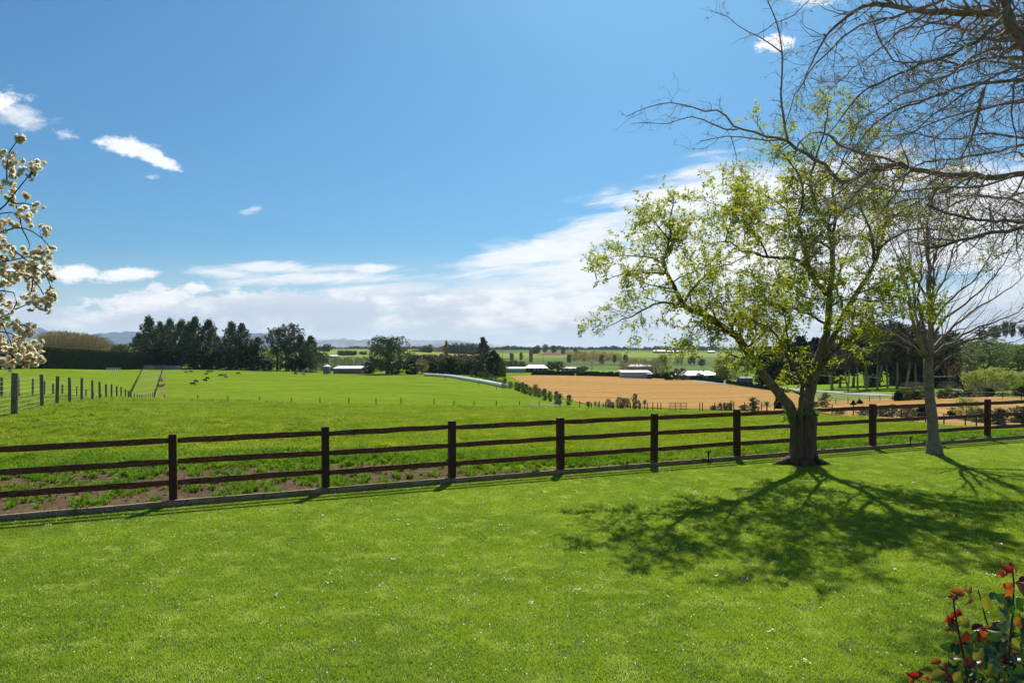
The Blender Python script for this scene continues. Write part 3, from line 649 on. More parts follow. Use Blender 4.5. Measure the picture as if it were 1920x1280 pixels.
# ================================================================== LEFT: PINE SHELTER GROUP
GP = 'dark pines standing behind the cattle paddock'
for i, (px, d, top, w, lab) in enumerate([
 (262, 335, 626, 44, 'leftmost pine of the dark group, low and spreading over the hedge end'),
 (279, 326, 594, 46, 'tall pointed dark pine at the left end of the pine group'),
 (300, 338, 604, 40, 'dark pine just right of the pointed end pine'),
 (318, 330, 598, 40, 'narrow topped pine left of the middle of the dark group'),
 (338, 325, 602, 52, 'broad round topped pine in the middle of the dark group'),
 (355, 340, 604, 42, 'dark pine crowded against the broad round topped pine'),
 (366, 328, 595, 44, 'tallest pine of the dark group with a high narrow crown'),
 (391, 332, 600, 46, 'pine with ragged right hand branches beside the tallest pine'),
 (408, 345, 630, 36, 'lower shadowy pine in the dip of the dark group'),
 (434, 332, 604, 46, 'left one of the twin pines at the right of the dark group'),
 (453, 338, 607, 42, 'right one of the twin pines at the right of the dark group')]):
    plant('pine', 'pine_tree', lab, 'pine tree', px, d, top, w, GP)
GQ = 'dark undergrowth trees between the pines'
for px, d, top, w, lab in [(292, 322, 654, 34, 'dark bushy tree at the foot of the pointed end pine'), (322, 320, 658, 36, 'dark bushy tree under the narrow topped pine'), (372, 320, 655, 36, 'dark bushy tree under the tallest pine'),
    (402, 322, 660, 36, 'dark bushy tree in the dip below the lower pine'), (440, 322, 655, 34, 'dark bushy tree below the twin pines'), (466, 330, 648, 34, 'dark bushy tree right of the twin pines')]:
    plant('darkbush', 'evergreen_tree', lab, 'tree', px, d, top, w, GQ)
for px, d, top, w, lab, kd in [
 (484, 335, 632, 40, 'half height pine with drooping side left of the bare trunked pine', 'pine'),
 (520, 330, 614, 46, 'open pine with a bare straight trunk and a flat spreading crown', 'pineopen'),
 (541, 334, 607, 38, 'tallest pine of the small group, thin and ragged on top', 'pineopen'),
 (536, 326, 636, 40, 'dark pine filling the space under the ragged top', 'pine'),
 (564, 330, 630, 44, 'dense dark pine, second from the right of the small group', 'pine'),
 (583, 327, 630, 38, 'dense dark pine at the right end of the small group', 'pine')]:
    plant(kd, 'pine_tree', lab, 'pine tree', px, d, top, w, 'pines between the twin pines and the water tank')
for px, d, top, w, lab in [(478, 322, 668, 26, 'dark bush under the half height pine'), (500, 326, 676, 24, 'low dark bush left of the bare trunked pine'), (555, 322, 672, 30, 'low dark bush under the small pine group')]:
    plant('darkbush', 'evergreen_bush', lab, 'bush', px, d, top, w, GQ)
for px, d, top, w, lab in [(420, 352, 664, 30, 'pale green sunlit tree glimpsed behind the dip in the pines'), (470, 356, 640, 30, 'pale yellow green tree glimpsed right of the twin pines'), (508, 356, 655, 40, 'yellow green tree glimpsed behind the bare trunked pine')]:
    plant('fresh', 'young_tree', lab, 'tree', px, d, top, w)
# clipped hedge on the left
def boxhedge(name, label, A, B_, h0, h1, thick, matn, n=5200, size=.28, seed=3, lumps=.15):
    rg = np.random.default_rng(seed); A = np.array(A); B_ = np.array(B_); L = np.linalg.norm(B_[:2]-A[:2]); d = (B_-A)/L; sd = np.array([-d[1], d[0], 0]); sd /= np.linalg.norm(sd)
    mb = MB(); K = 40; vs = []; q = []
    for k in range(K+1):
        t = k/K; h = h0+(h1-h0)*t; p = A+(B_-A)*t; p = np.array([p[0], p[1], gz(p[0], p[1])-.2])-A
        for (s, z) in ((-.5, 0), (-.46, .55), (-.4, .97), (.4, .97), (.46, .55), (.5, 0)): vs.append(p+sd*s*thick*.93+np.array([0, 0, z*h*.98])+rg.normal(size=3)*.06)
    for k in range(K):
        for j in range(6): q.append((k*6+j, k*6+(j+1) % 6, (k+1)*6+(j+1) % 6, (k+1)*6+j))
    q.append((0, 1, 2, 3)); q.append((0, 3, 4, 5)); e = K*6; q.append((e+3, e+2, e+1, e)); q.append((e+5, e+4, e+3, e))
    mb.add(vs, q)
    o = empty(name, tuple(A), label, 'hedge')
    mb.build('hedge_core', M[matn], o)
    t = rg.uniform(0, 1, n); h = h0+(h1-h0)*t; side = rg.uniform(0, 1, n)
    z = rg.uniform(0, 1, n); s = np.where(side < .35, rg.uniform(-.45, .45, n), np.where(side < .9, -.5+.08*z, .5-.08*z)); z = np.where(side < .35, .98, z)
    pos = A+(B_-A)*t[:, None]; zg = ground(pos[:, 0], pos[:, 1]); pos = np.stack([pos[:, 0], pos[:, 1], zg], 1)-A+sd*(s*thick)[:, None]+np.array([0, 0, 1.])*(z*h)[:, None]+rg.normal(size=(n, 3))*lumps*.5
    v, f = leafquads(pos, np.full(n, size), rg); link('hedge_leaves', npmesh('hedge_leaves', v, f, M[matn]), o, kind='stuff')
    return o
hA = gd(72, 262); hB = gd(287, 322)
boxhedge('clipped_hedge', 'long tall clipped dark hedge left of the pines', hA, hB, 8.2, 7.6, 5, 'pinedark', n=9000, size=.22, lumps=.12)
hC = gd(-60, 240)
boxhedge('clipped_hedge', 'near end of the tall dark hedge seen behind the cream blossom', hC, (hA[0]-1.5, hA[1]-1.0, hA[2]), 8.4, 8.2, 5, 'pinedark', n=4000, size=.22, seed=5, lumps=.12)
# ochre willows above the hedge
for i, (px, top, w) in enumerate([(84, 622, 26), (98, 616, 30), (113, 614, 30), (128, 617, 30), (144, 618, 32), (158, 622, 28), (172, 622, 30), (186, 628, 28), (199, 634, 22)]):
    labs = ['leftmost ochre willow, half behind the cream blossom', 'tall ochre willow second from the left above the hedge', 'highest of the ochre willows above the hedge', 'ochre willow fourth from the left above the hedge', 'broad ochre willow in the middle of the row above the hedge',
            'ochre willow sixth from the left above the hedge', 'ochre willow third from the right above the hedge', 'ochre willow second from the right above the hedge', 'lowest ochre willow at the right end of the row']
    plant('willow', 'willow_tree', labs[i], 'willow', px, 360+i*5, top, w*1.35, 'ochre willows behind the clipped hedge')
plant('bush', 'spreading_tree', 'low spreading olive tree behind the right end of the clipped hedge', 'tree', 229, 352, 645, 26)
plant('bush', 'spreading_tree', 'small rounded tree left of the low spreading one above the hedge', 'tree', 213, 380, 648, 14)

# ================================================================== MIDDLE GROUP
plant('bigpine', 'large_pine_tree', 'big broad flat topped dark pine standing alone by the long shed', 'pine tree', 726, 300, 633, 68)
plant('darkbush', 'evergreen_bush', 'dark square cut bush left of the big broad pine', 'bush', 692, 305, 679, 24)
plant('darkbush', 'evergreen_bush', 'dark rounded bush at the right foot of the big broad pine', 'bush', 768, 303, 676, 36)
plant('darkbush', 'evergreen_bush', 'dark low bush tucked under the big broad pine', 'bush', 742, 302, 681, 26)
for px, top, w, lab in [(592, 668, 26, 'tangled bare bush beside the right end pine'), (604, 672, 22, 'bare greenish thicket behind the water tank'), (622, 668, 34, 'mauve bare thicket between tank and long shed'), (642, 666, 36, 'mauve bare thicket behind the left of the shed roof'),
    (662, 665, 36, 'mauve bare thicket behind the middle of the shed roof'), (682, 667, 34, 'mauve bare thicket behind the right of the shed roof'), (700, 670, 28, 'mauve bare thicket reaching the big broad pine')]:
    plant('thicket', 'bare_thicket', lab, 'thicket', px, 342, top, w, 'leafless thickets behind the long shed')
plant('willow', 'willow_tree', 'pale yellow willow right of the dark rounded bush', 'willow', 791, 308, 670, 24)
GB = 'row of dark green bushes behind the white bale line'
for i, (px, top, w) in enumerate([(805, 672, 22), (818, 671, 24), (831, 672, 24), (845, 671, 24), (858, 673, 24), (871, 673, 24), (884, 676, 24), (896, 680, 20)]):
    plant('bush' if i % 3 else 'darkbush', 'hedge_bush', ['leftmost bush of the dark row behind the white bales', 'second bush from the left in the dark row behind the bales', 'third bush from the left in the dark row behind the bales', 'fourth bush from the left in the dark row behind the bales',
        'fourth bush from the right in the dark row behind the bales', 'third bush from the right in the dark row behind the bales', 'second bush from the right in the dark row behind the bales', 'rightmost low bush of the dark row beside the tall conifer'][i], 'bush', px, 322, top, w*1.25, GB)
plant('conifer', 'conifer_tree', 'tall pointed conifer standing at the end of the dark bush row', 'conifer', 906, 305, 631, 30)
plant('cypress', 'conifer_tree', 'shorter full conifer right of the tall pointed one', 'conifer', 925, 303, 657, 26)
plant('bush', 'conifer_tree', 'smallest rounded evergreen right of the two conifers', 'tree', 940, 302, 672, 20)
for px, top, w, lab in [(952, 677, 12, 'small dark tree left of those behind the white shed'), (962, 675, 16, 'rounded tree behind the left part of the white shed'), (978, 677, 14, 'dark rounded tree between white shed and long house')]:
    plant('round', 'garden_tree', lab, 'tree', px, 395, top, w*1.3)
plant('poplar', 'poplar_tree', 'thin bare ochre poplar rising in front of the far blue wood', 'poplar', 837, 420, 636, 7)
plant('willow', 'poplar_tree', 'short leaning bare tree beside the thin ochre poplar', 'tree', 834, 424, 652, 8)
for px, top, w, lab in [(1033, 677, 13, 'dark rounded tree right of the long house'), (1048, 677, 17, 'wider rounded olive tree right of the long house'), (1094, 686, 14, 'low bush beside the small pale bungalow'), (1085, 688, 8, 'small bush left of the low bungalow bush')]:
    plant('round', 'garden_tree', lab, 'tree', px, 420, top, w*1.3)
for px, top, w, lab, kd in [(1170, 672, 12, 'leftmost bare tree behind the grey shed', 'willow'), (1187, 668, 14, 'thin bare tree behind the grey shed', 'willow'), (1206, 670, 12, 'bare tree behind the middle of the grey shed', 'willow'), (1218, 674, 10, 'yellowish tree right of the grey shed', 'willow'), (1230, 668, 12, 'slender grey green tree between the two sheds', 'willow'), (1243, 660, 14, 'tall dark bare tree left of the white roofed house', 'thicket')]:
    plant(kd, 'bare_tree', lab, 'tree', px, 350, top, w*1.5)
for px, top, w, lab, kd in [(1249, 697, 8, 'small dark shrub left of the copper bushes', 'darkbush'), (1258, 696, 9, 'second dark shrub left of the copper bushes', 'darkbush'), (1268, 691, 12, 'copper brown bush left of the white roof', 'copper'), (1280, 690, 12, 'copper brown bush touching the white roof', 'copper'),
    (1317, 701, 9, 'reddish shrub in front of the white roofed house', 'copper'), (1334, 703, 12, 'dark shrub in front of the white roofed house', 'darkbush')]:
    plant(kd, 'garden_shrub', lab, 'shrub', px, 322, top, w*1.2)
for px, top, w, lab, kd in [(1350, 672, 20, 'pale green willow at the right end of the white roof', 'lime'), (1363, 668, 22, 'tall mauve bare tree right of the white roof', 'thicket'), (1358, 684, 24, 'fresh green bush under the tall mauve tree', 'lime'), (1378, 683, 18, 'mauve bare bush left of the dark little shed', 'thicket')]:
    plant(kd, 'garden_tree', lab, 'tree', px, 330, top, w*1.3)
# far individual trees on the plain
for px, d, top, w, lab, kd in [(1009, 1500, 647, 9, 'far paired round tree left of the ploughed hill top', 'round'), (1022, 1500, 645, 11, 'dark far round tree above the ploughed field', 'round'), (1038, 1500, 647, 11, 'far umbrella shaped tree above the ploughed field', 'round'), (1056, 1500, 649, 8, 'far conical tree right of the umbrella shaped one', 'conifer'), (1080, 1500, 650, 9, 'low far conical tree above the yellow orchard', 'conifer'),
    (994, 760, 651, 4.5, 'thin dark poplar pair member left on the plain', 'poplar'), (997, 770, 652, 4.5, 'thin dark poplar pair member right on the plain', 'poplar'),
    (958, 800, 661, 5, 'tiny round tree left on the far light pasture', 'round'), (961, 806, 662, 5, 'tiny tree beside the leftmost tiny round tree', 'round'), (977, 800, 660, 6, 'tiny lone round tree on the far light pasture', 'round'),
    (1067, 760, 664, 8, 'dark rounded bush below the yellow orchard', 'bush'), (1128, 720, 665, 9, 'dark rounded bush below the orchard middle', 'bush'), (1152, 720, 665, 7, 'small dark tree below the orchard right end', 'round'), (1173, 700, 664, 10, 'rounded tree where the far pale road climbs', 'round'),
    (1244, 720, 666, 11, 'dark domed tree in the middle of the far pasture', 'round'), (1270, 700, 667, 8, 'left of a pair of bare trees on the far pasture', 'willow'), (1277, 704, 667, 8, 'right of a pair of bare trees on the far pasture', 'willow'), (1294, 690, 669, 8, 'left small olive tree of the second far pair', 'round'), (1301, 694, 669, 7, 'right small olive tree of the second far pair', 'round'), (1316, 620, 672, 13, 'wide low olive tree on the far pasture', 'round')]:
    plant(kd, 'far_tree', lab, 'tree', px, d, top, w)
# woods and belts on the plain
wood('far_treeline', 'low dark tree line along the horizon behind the far pastures', 470, 1010, 2600, lambda p: 649.5+math.sin(p*.11)*1.2, 300, seed=1, wid=1.7)
wood('far_treeline', 'low bluish tree line along the horizon on the right', 1000, 1480, 2800, lambda p: 650.2+math.sin(p*.07)*1.0+math.sin(p*.31)*.6, 300, seed=2, wid=1.7)
wood('far_treeline', 'tree line on the horizon continuing behind the leafy tree', 1460, 2050, 2800, lambda p: 650, 260, seed=3, wid=1.7)
wood('far_wood', 'dark far wood beside the small pine group', 597, 618, 1150, lambda p: 646 if p > 608 else 650, 14, seed=4)
wood('far_wood', 'square cut dark shelterbelt above the mauve thickets', 590, 612, 560, lambda p: 661, 16, seed=5, cone=.2)
wood('far_shelterbelt', 'short dark shelterbelt in the light far pasture', 634, 667, 900, lambda p: 657, 22, seed=6, cone=.2, wid=1.3)
wood('far_shelterbelt', 'thin row of small trees right of the short shelterbelt', 673, 688, 950, lambda p: 658, 9, seed=16, cone=.3)
wood('far_wood', 'dark wood on the left behind the big broad pine', 768, 808, 1250, lambda p: 655-max(0, p-780)*.35, 30, seed=7)
wood('far_wood', 'large bluish dark wood behind the thin poplar', 832, 894, 1250, lambda p: 644+abs(p-865)*.06, 54, seed=8, cone=.6, depth=.1)
wood('far_wood', 'ochre bare trees between the two dark far woods', 800, 833, 1350, lambda p: 651, 20, seed=9, matn='ochre', cone=.3)
wood('far_wood', 'dark clump on the horizon above the far sheds', 1250, 1266, 1900, lambda p: 651, 12, seed=10, cone=.4)
wood('far_wood', 'pale bare trees behind the big broad pine on both sides', 640, 775, 1700, lambda p: 652, 60, seed=11, matn='mauve', cone=.3)
wood('far_wood', 'small dark wood left of the ploughed hill', 1000, 1008, 1500, lambda p: 649, 7, seed=12)
wood('orchard_rows', 'yellow ochre poplar nursery beside the ploughed field', 1063, 1165, 850, lambda p: 658.5+max(0, p-1120)*.06, 90, cat='orchard', seed=13, matn='nursery', cone=.1, wid=.6, depth=.16)
wood('far_shelterbelt', 'row of reddish brown shrubs across the middle pasture', 768, 893, 640, lambda p: 676 if p < 0 else 666.8, 60, cat='shelterbelt', seed=14, matn='copper', cone=.1, wid=2.2)
wood('far_treeline', 'dark tree line above the hill behind the hedge', 60, 262, 2000, lambda p: 644, 40, seed=15)
wood('roadside_hedge', 'long low dark hedge beside the road behind the sheds', 945, 1335, 385, lambda p: 720, 150, cat='hedge', seed=17, matn='pinedark', cone=0, wid=2.6, depth=.01, hmin=1.3)

# small conifers along the far edge of the brown field
GH = 'young clipped conifers along the far edge of the brown field'
pxs = np.concatenate([np.arange(1001, 1200, 4.6), np.arange(1200, 1480, 5.3)])
for i, px in enumerate(pxs):
    if random.random() < .05: continue
    by = float(np.interp(px, [1000, 1100, 1200, 1300, 1380, 1440, 1500], [703.5, 704.8, 707.6, 712.6, 722.5, 731.5, 740]))
    w = gp(px, by, 95); d = w[1]*1.012; hpx = 8.6*random.uniform(.8, 1.15)*np.interp(px, [1000, 1400], [.95, 1.1])
    plant('smallcone', 'young_conifer', 'one of the evenly spaced young conifers edging the brown field by the road', 'shrub', px+random.uniform(-.5, .5), d, by-hpx, 6.2, GH)
# shrubs along the near edge of the brown field
SH = [('feather',884,705,9,6),('column',892,706,11,6),('column',901,708,10,7),('feather',908,710,12,7),('column',914,711,14,7),('feather',921,713,11,7),('feather',929,716,10,7),
 ('feather',937,724,12,7),('column',946,727,17,8),('feather',957,728,12,8),('feather',968,731,14,8),('column',974,733,13,8),('column',980,736,18,6),('column',986,738,16,8),('column',994,741,14,8),('feather',1004,742,20,9),('feather',1011,744,15,8),('column',1021,750,19,8),('column',1031,752,17,7),('column',1044,757,21,8),('column',1050,758,18,7),('column',1067,759,17,8),
 ('feather',1103,762,9,7),('spiky',1116,765,15,9),('spiky',1131,764,12,9),('feather',1141,764,15,9),('feather',1148,765,11,8),('feather',1161,765,19,10),('column',1169,765,17,7),('feather',1176,764,16,9),('column',1190,766,25,8),('column',1198,766,14,5),('spiky',1209,766,19,12),
 ('bush',1338,769,8,10),('column',1350,769,12,7),('column',1358,769,13,6),('bush',1366,769,12,9),('spiky',1371,769,25,13),('bush',1396,770,10,14),('column',1414,771,23,14),('spiky',1438,771,22,16),('smallcone',1459,767,24,9),('bush',1475,769,13,10),('bush',1529,764,10,11),('column',1547,764,25,14),
 ('bush',1575,778,8,12),('smallcone',1600,760,7,5),('smallcone',1612,758,7,5),('bush',1622,781,14,16),('bush',1648,782,14,13),('column',1662,783,14,10),('column',1674,784,20,11),('copper',1694,783,16,18),('bush',1706,783,15,12),('smallcone',1730,783,17,12),('smallcone',1787,785,16,9),
 ('lime',1812,788,30,24),('bush',1835,793,20,20),('spiky',1870,797,34,30),('column',1871,797,24,20),('bush',1915,793,24,22),('bush',1897,794,8,8),('smallcone',1930,797,28,14)]
for i, (kd, px, by, h, w) in enumerate(SH):
    dm = 45 if px > 1500 else 90
    desc = {'feather': 'wispy grey shrub', 'column': 'upright green shrub', 'spiky': 'spiky cabbage tree', 'bush': 'rounded olive shrub', 'smallcone': 'small conifer', 'copper': 'purplish shrub', 'lime': 'glossy green shrub'}[kd]
    if px < 932: where = 'behind the white bale line'
    elif px < 1075: where = 'on the brown field\'s diagonal left edge'
    elif px < 1215: where = 'along the field edge left of the gate'
    elif px < 1480: where = 'along the field edge right of the gate'
    elif px < 1560: where = 'seen just right of the leafy tree fork'
    else: where = 'seen through the fence\'s right hand bays'
    rank = sum(1 for s in SH[:i+1] if s[0] == kd and ((s[1] < 932) == (px < 932)) and ((s[1] < 1075) == (px < 1075)) and ((s[1] < 1215) == (px < 1215)) and ((s[1] < 1480) == (px < 1480)) and ((s[1] < 1560) == (px < 1560)))
    od = ['first', 'second', 'third', 'fourth', 'fifth', 'sixth', 'seventh', 'eighth', 'ninth', 'tenth', 'eleventh', 'twelfth'][rank-1]
    plant(kd, 'cabbage_tree' if kd == 'spiky' and px < 1500 else 'field_shrub', f'{od} {desc} {where}'[:400], 'shrub', px, dm, by-h*(1.15 if px < 1560 else 1.35), w*(1.25 if px < 1560 else 1.6), 'shrubs planted along the edge of the brown field', base=by)

# ================================================================== RIGHT: GROVE
for px, d, top, w, lab in [(1440, 262, 650, 44, 'dark cypress at the left end of the black green block'), (1470, 268, 636, 46, 'second dark cypress in the black green block'), (1500, 262, 630, 46, 'third dark cypress behind the fork of the leafy tree'), (1530, 268, 634, 46, 'fourth dark cypress behind the leafy tree'), (1556, 272, 640, 40, 'dark cypress at the right end of the block')]:
    plant('cypress', 'cypress_tree', lab, 'cypress', px, d, top, w*1.1, 'dark cypresses behind the leafy tree')
for px, d, top, w, lab in [(1452, 256, 672, 50, 'dark bushy skirt on the left of the cypress block'), (1492, 256, 668, 50, 'dark bushy skirt in the middle of the cypress block'), (1528, 258, 670, 46, 'dark bushy skirt on the right of the cypress block')]:
    plant('darkbush', 'evergreen_bush', lab, 'bush', px, d, top, w)
GG = 'tall gum trees of the grove by the road'
for i, (px, d, top, w, bs) in enumerate([(1560, 205, 642, 46, 0), (1590, 186, 628, 40, 0), (1608, 192, 622, 42, 0), (1624, 200, 612, 40, 0), (1645, 185, 606, 46, 0), (1664, 196, 610, 40, 0), (1682, 188, 602, 44, 0), (1700, 196, 606, 44, 0), (1718, 190, 612, 44, 0), (1738, 200, 616, 44, 0), (1765, 205, 622, 44, 0)]):
    lab = ['leftmost low spreading gum of the grove', 'second gum from the left with a pale straight trunk', 'third gum from the left leaning a little', 'fourth gum from the left in the grove', 'fifth gum from the left, high and open', 'sixth gum from the left in the grove', 'seventh gum from the left, the highest', 'eighth gum from the left in the grove',
           'ninth gum from the left beside the slim grey trunk', 'tenth gum from the left behind the slim grey trunk', 'rightmost gum of the grove right of the slim grey trunk'][i]
    plant('gum', 'gum_tree', lab, 'gum tree', px, d, top, w, GG)
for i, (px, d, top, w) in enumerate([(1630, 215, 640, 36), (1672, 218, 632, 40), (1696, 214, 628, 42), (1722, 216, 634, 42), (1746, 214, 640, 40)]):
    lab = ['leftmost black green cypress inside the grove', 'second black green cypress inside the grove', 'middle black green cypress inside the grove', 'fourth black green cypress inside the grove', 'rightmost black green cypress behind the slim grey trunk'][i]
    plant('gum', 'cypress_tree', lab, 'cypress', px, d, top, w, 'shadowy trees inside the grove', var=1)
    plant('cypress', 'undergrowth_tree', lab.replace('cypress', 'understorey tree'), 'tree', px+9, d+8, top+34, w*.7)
plant('thicket', 'bare_thicket', 'mauve bare thicket at the foot of the grove', 'thicket', 1712, 165, 713, 40)
for i, (px, d, top, w) in enumerate([(1772, 235, 640, 46), (1800, 228, 634, 50), (1828, 240, 638, 50), (1856, 230, 636, 52), (1884, 238, 642, 50), (1910, 230, 646, 52), (1945, 235, 642, 56)]):
    lab = ['leftmost fresh green tree right of the slim grey trunk', 'second fresh green tree right of the slim grey trunk', 'third fresh green tree of the right hand wood', 'fourth fresh green tree of the right hand wood', 'fifth fresh green tree of the right hand wood', 'sixth fresh green tree at the picture edge', 'fresh green tree half cut by the right edge'][i]
    plant('fresh', 'broadleaf_tree', lab, 'tree', px, d, top, w*1.2, 'fresh green trees of the right hand wood')
for i, (px, d, top, w) in enumerate([(1844, 320, 616, 20), (1866, 330, 610, 18), (1885, 325, 602, 13), (1899, 330, 603, 13), (1922, 325, 609, 20)]):
    lab = ['leftmost high flat crowned gum above the green wood', 'second high flat crowned gum above the green wood', 'left of two round headed gums on the skyline', 'right of two round headed gums on the skyline', 'high gum on the skyline at the right edge'][i]
    plant('umbrella', 'skyline_gum_tree', lab, 'gum tree', px, d, top, w, 'gums standing above the green wood')
for kd, px, d, top, w, lab, cat in [('copper', 1796, 170, 680, 26, 'coppery brown shrub under the green wood', 'shrub'), ('copper', 1825, 172, 690, 22, 'second coppery shrub under the green wood', 'shrub'), ('darkbush', 1800, 160, 702, 24, 'dark round shrub in front of the coppery one', 'shrub'), ('cypress', 1760, 175, 690, 24, 'dark conical shrub right of the slim grey trunk', 'shrub'),
    ('lime', 1822, 150, 697, 28, 'pale lime shrub at the left of the lime row', 'shrub'), ('lime', 1848, 148, 694, 32, 'large pale lime shrub in the lime row', 'shrub'), ('lime', 1868, 152, 690, 34, 'tallest pale lime shrub in the lime row', 'shrub'), ('lime', 1890, 148, 697, 28, 'bright yellow green shrub in the lime row', 'shrub'), ('lime', 1912, 152, 699, 34, 'yellowish shrub at the right of the lime row', 'shrub'), ('lime', 1945, 150, 698, 40, 'lime shrub cut by the right edge', 'shrub'),
    ('thicket', 1778, 140, 712, 30, 'mauve bare shrub left of the pale blossom', 'shrub'), ('thicket', 1832, 142, 715, 26, 'mauve bare shrub under the lime row', 'shrub'), ('thicket', 1865, 142, 714, 40, 'wide mauve bare shrub under the lime row', 'shrub'), ('darkbush', 1852, 132, 727, 14, 'rounded dark bush in the low garden row', 'shrub')]:
    plant(kd, 'garden_shrub', lab, cat, px, d, top, w*1.15)
for i, (px, top, w, kd) in enumerate([(1684, 735, 11, 'smallcone'), (1696, 734, 12, 'bush'), (1706, 735, 10, 'bush'), (1718, 735, 12, 'darkbush'), (1728, 733, 12, 'bush'), (1740, 734, 11, 'bush'), (1766, 733, 14, 'bush'), (1779, 731, 14, 'bush'), (1797, 734, 12, 'bush'), (1812, 733, 12, 'darkbush'), (1825, 734, 12, 'bush'),
    (1840, 736, 10, 'bush'), (1856, 731, 13, 'smallcone'), (1874, 738, 8, 'bush'), (1885, 737, 10, 'bush'), (1902, 736, 11, 'copper'), (1915, 727, 18, 'cypress'), (1936, 734, 14, 'bush')]):
    plant(kd, 'low_garden_bush', ('first second third fourth fifth sixth seventh eighth ninth tenth eleventh twelfth thirteenth fourteenth fifteenth sixteenth seventeenth eighteenth'.split()[i])+' low bush from the left in the row along the garden edge', 'bush', px, 121, top-2, w*1.3, 'low bushes along the garden edge')
M['pinkwhite'] = mat('pale_blossom', (.62, .52, .54), .8, (.76, .68, .70), 3, island=True)
PROTO['blossom'] = [proto(221, [(.1, .45), (.4, .6), (.7, .5), (.95, .2)], levels=6, per=9, cl=3, cr=.1, nq=8, size=.04, up=0, droop=.4, mats=('pinkwhite', 'twig'))]
plant('blossom', 'blossom_shrub', 'pale pink white blossom shrub right of the slim grey trunk', 'shrub', 1795, 128, 727, 30)
plant('blossom', 'blossom_shrub', 'smaller pale blossom shrub left of the larger one', 'shrub', 1738, 138, 722, 12)

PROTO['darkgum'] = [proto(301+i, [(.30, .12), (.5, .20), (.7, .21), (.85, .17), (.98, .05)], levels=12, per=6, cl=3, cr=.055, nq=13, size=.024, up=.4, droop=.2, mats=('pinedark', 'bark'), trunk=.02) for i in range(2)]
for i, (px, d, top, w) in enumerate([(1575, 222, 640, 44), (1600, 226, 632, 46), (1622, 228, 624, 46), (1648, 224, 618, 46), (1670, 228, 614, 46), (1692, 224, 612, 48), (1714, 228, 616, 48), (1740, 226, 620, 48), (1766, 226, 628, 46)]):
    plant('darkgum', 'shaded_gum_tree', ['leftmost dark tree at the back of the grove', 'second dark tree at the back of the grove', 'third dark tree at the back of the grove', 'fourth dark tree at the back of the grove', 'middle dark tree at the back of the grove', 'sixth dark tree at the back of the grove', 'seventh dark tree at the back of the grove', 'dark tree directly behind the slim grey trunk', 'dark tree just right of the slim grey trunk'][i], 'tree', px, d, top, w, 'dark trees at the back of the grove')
for i, (px, top) in enumerate([(1688, 690), (1704, 684), (1722, 680), (1738, 684), (1757, 684), (1776, 690)]):
    plant('darkbush', 'grove_bush', ['leftmost dark bush between the grove trunks', 'second dark bush between the grove trunks', 'third dark bush between the grove trunks', 'dark bush left of the slim grey trunk', 'dark bush right of the slim grey trunk', 'rightmost dark bush of the grove'][i], 'bush', px, 200, top, 26, 'dark bushes between the grove trunks')
# ================================================================== BUILDINGS
def prism(mb, w, dpt, h, rise, M_, over=.3, hip=0.0):
    pass
def building(name, label, px0, px1, d, base_y, wall_y, roof_y, depth, wallm, roofm, hip=0.0, openings=(), yaw=0.0, mono=False, cat='building', over=.35):
    xc = (px0+px1)/2; w = (px1-px0)/F*d; x, y, zg = gd(xc, d)
    hw = CAMZ-(wall_y-HY)/F*d-zg; hr = CAMZ-(roof_y-HY)/F*(d+depth/2)-zg
    hw = max(hw, 2.0); hr = max(hr, hw+.5)
    o = empty(name, (x, y, zg), label, cat, rz=yaw)
    mb = MB(); mb.box(-w/2+over, w/2-over, 0, depth, -1.5, hw); mb.build('wall', wallm, o)
    r = MB()
    if mono:
        v = [(-w/2, -over, hw+.02), (w/2, -over, hw+.02), (w/2, depth+over, hr), (-w/2, depth+over, hr)]
    for s in (0,):
        if mono:
            vv = v+[(a, b, c+.12) for a, b, c in v]; r.add(vv, [(3, 2, 1, 0), (4, 5, 6, 7), (0, 1, 5, 4), (1, 2, 6, 5), (2, 3, 7, 6), (3, 0, 4, 7)])
        else:
            hi = hip*w/2; a = [(-w/2, -over, hw+.01), (w/2, -over, hw+.01), (w/2, depth+over, hw+.01), (-w/2, depth+over, hw+.01), (-w/2+hi, depth/2, hr), (w/2-hi, depth/2, hr)]
            r.add(a, [(0, 1, 5, 4), (2, 3, 4, 5), (3, 2, 1, 0)], [(1, 2, 5), (3, 0, 4)])
            r.box(-w/2, w/2, -over-.06, -over-.005, hw-.16, hw+.0)
    r.build('roof', roofm, o)
    if not mono and hip == 0:
        g = MB(); g.add([(-w/2+over, .0, hw), (-w/2+over, depth, hw), (-w/2+over, depth/2, hr-.25), (w/2-over, .0, hw), (w/2-over, depth, hw), (w/2-over, depth/2, hr-.25)], None, [(0, 2, 1), (3, 4, 5)]); g.build('gable_wall', wallm, o)
    for (fx, ww, z0, z1, kind) in openings:
        cx = -w/2+fx*w; m_ = MB(); m_.box(cx-ww/2, cx+ww/2, -.05, .03, z0, z1); f = m_.build(kind, M['dark'], o)
        m2 = MB()
        for (a, b, c, e) in ((cx-ww/2-.06, cx-ww/2, z0, z1+.06), (cx+ww/2, cx+ww/2+.06, z0, z1+.06), (cx-ww/2, cx+ww/2, z1, z1+.06)): m2.box(a, b, -.08, .0, c, e)
        m2.build('frame', M['white'], f)
    return o
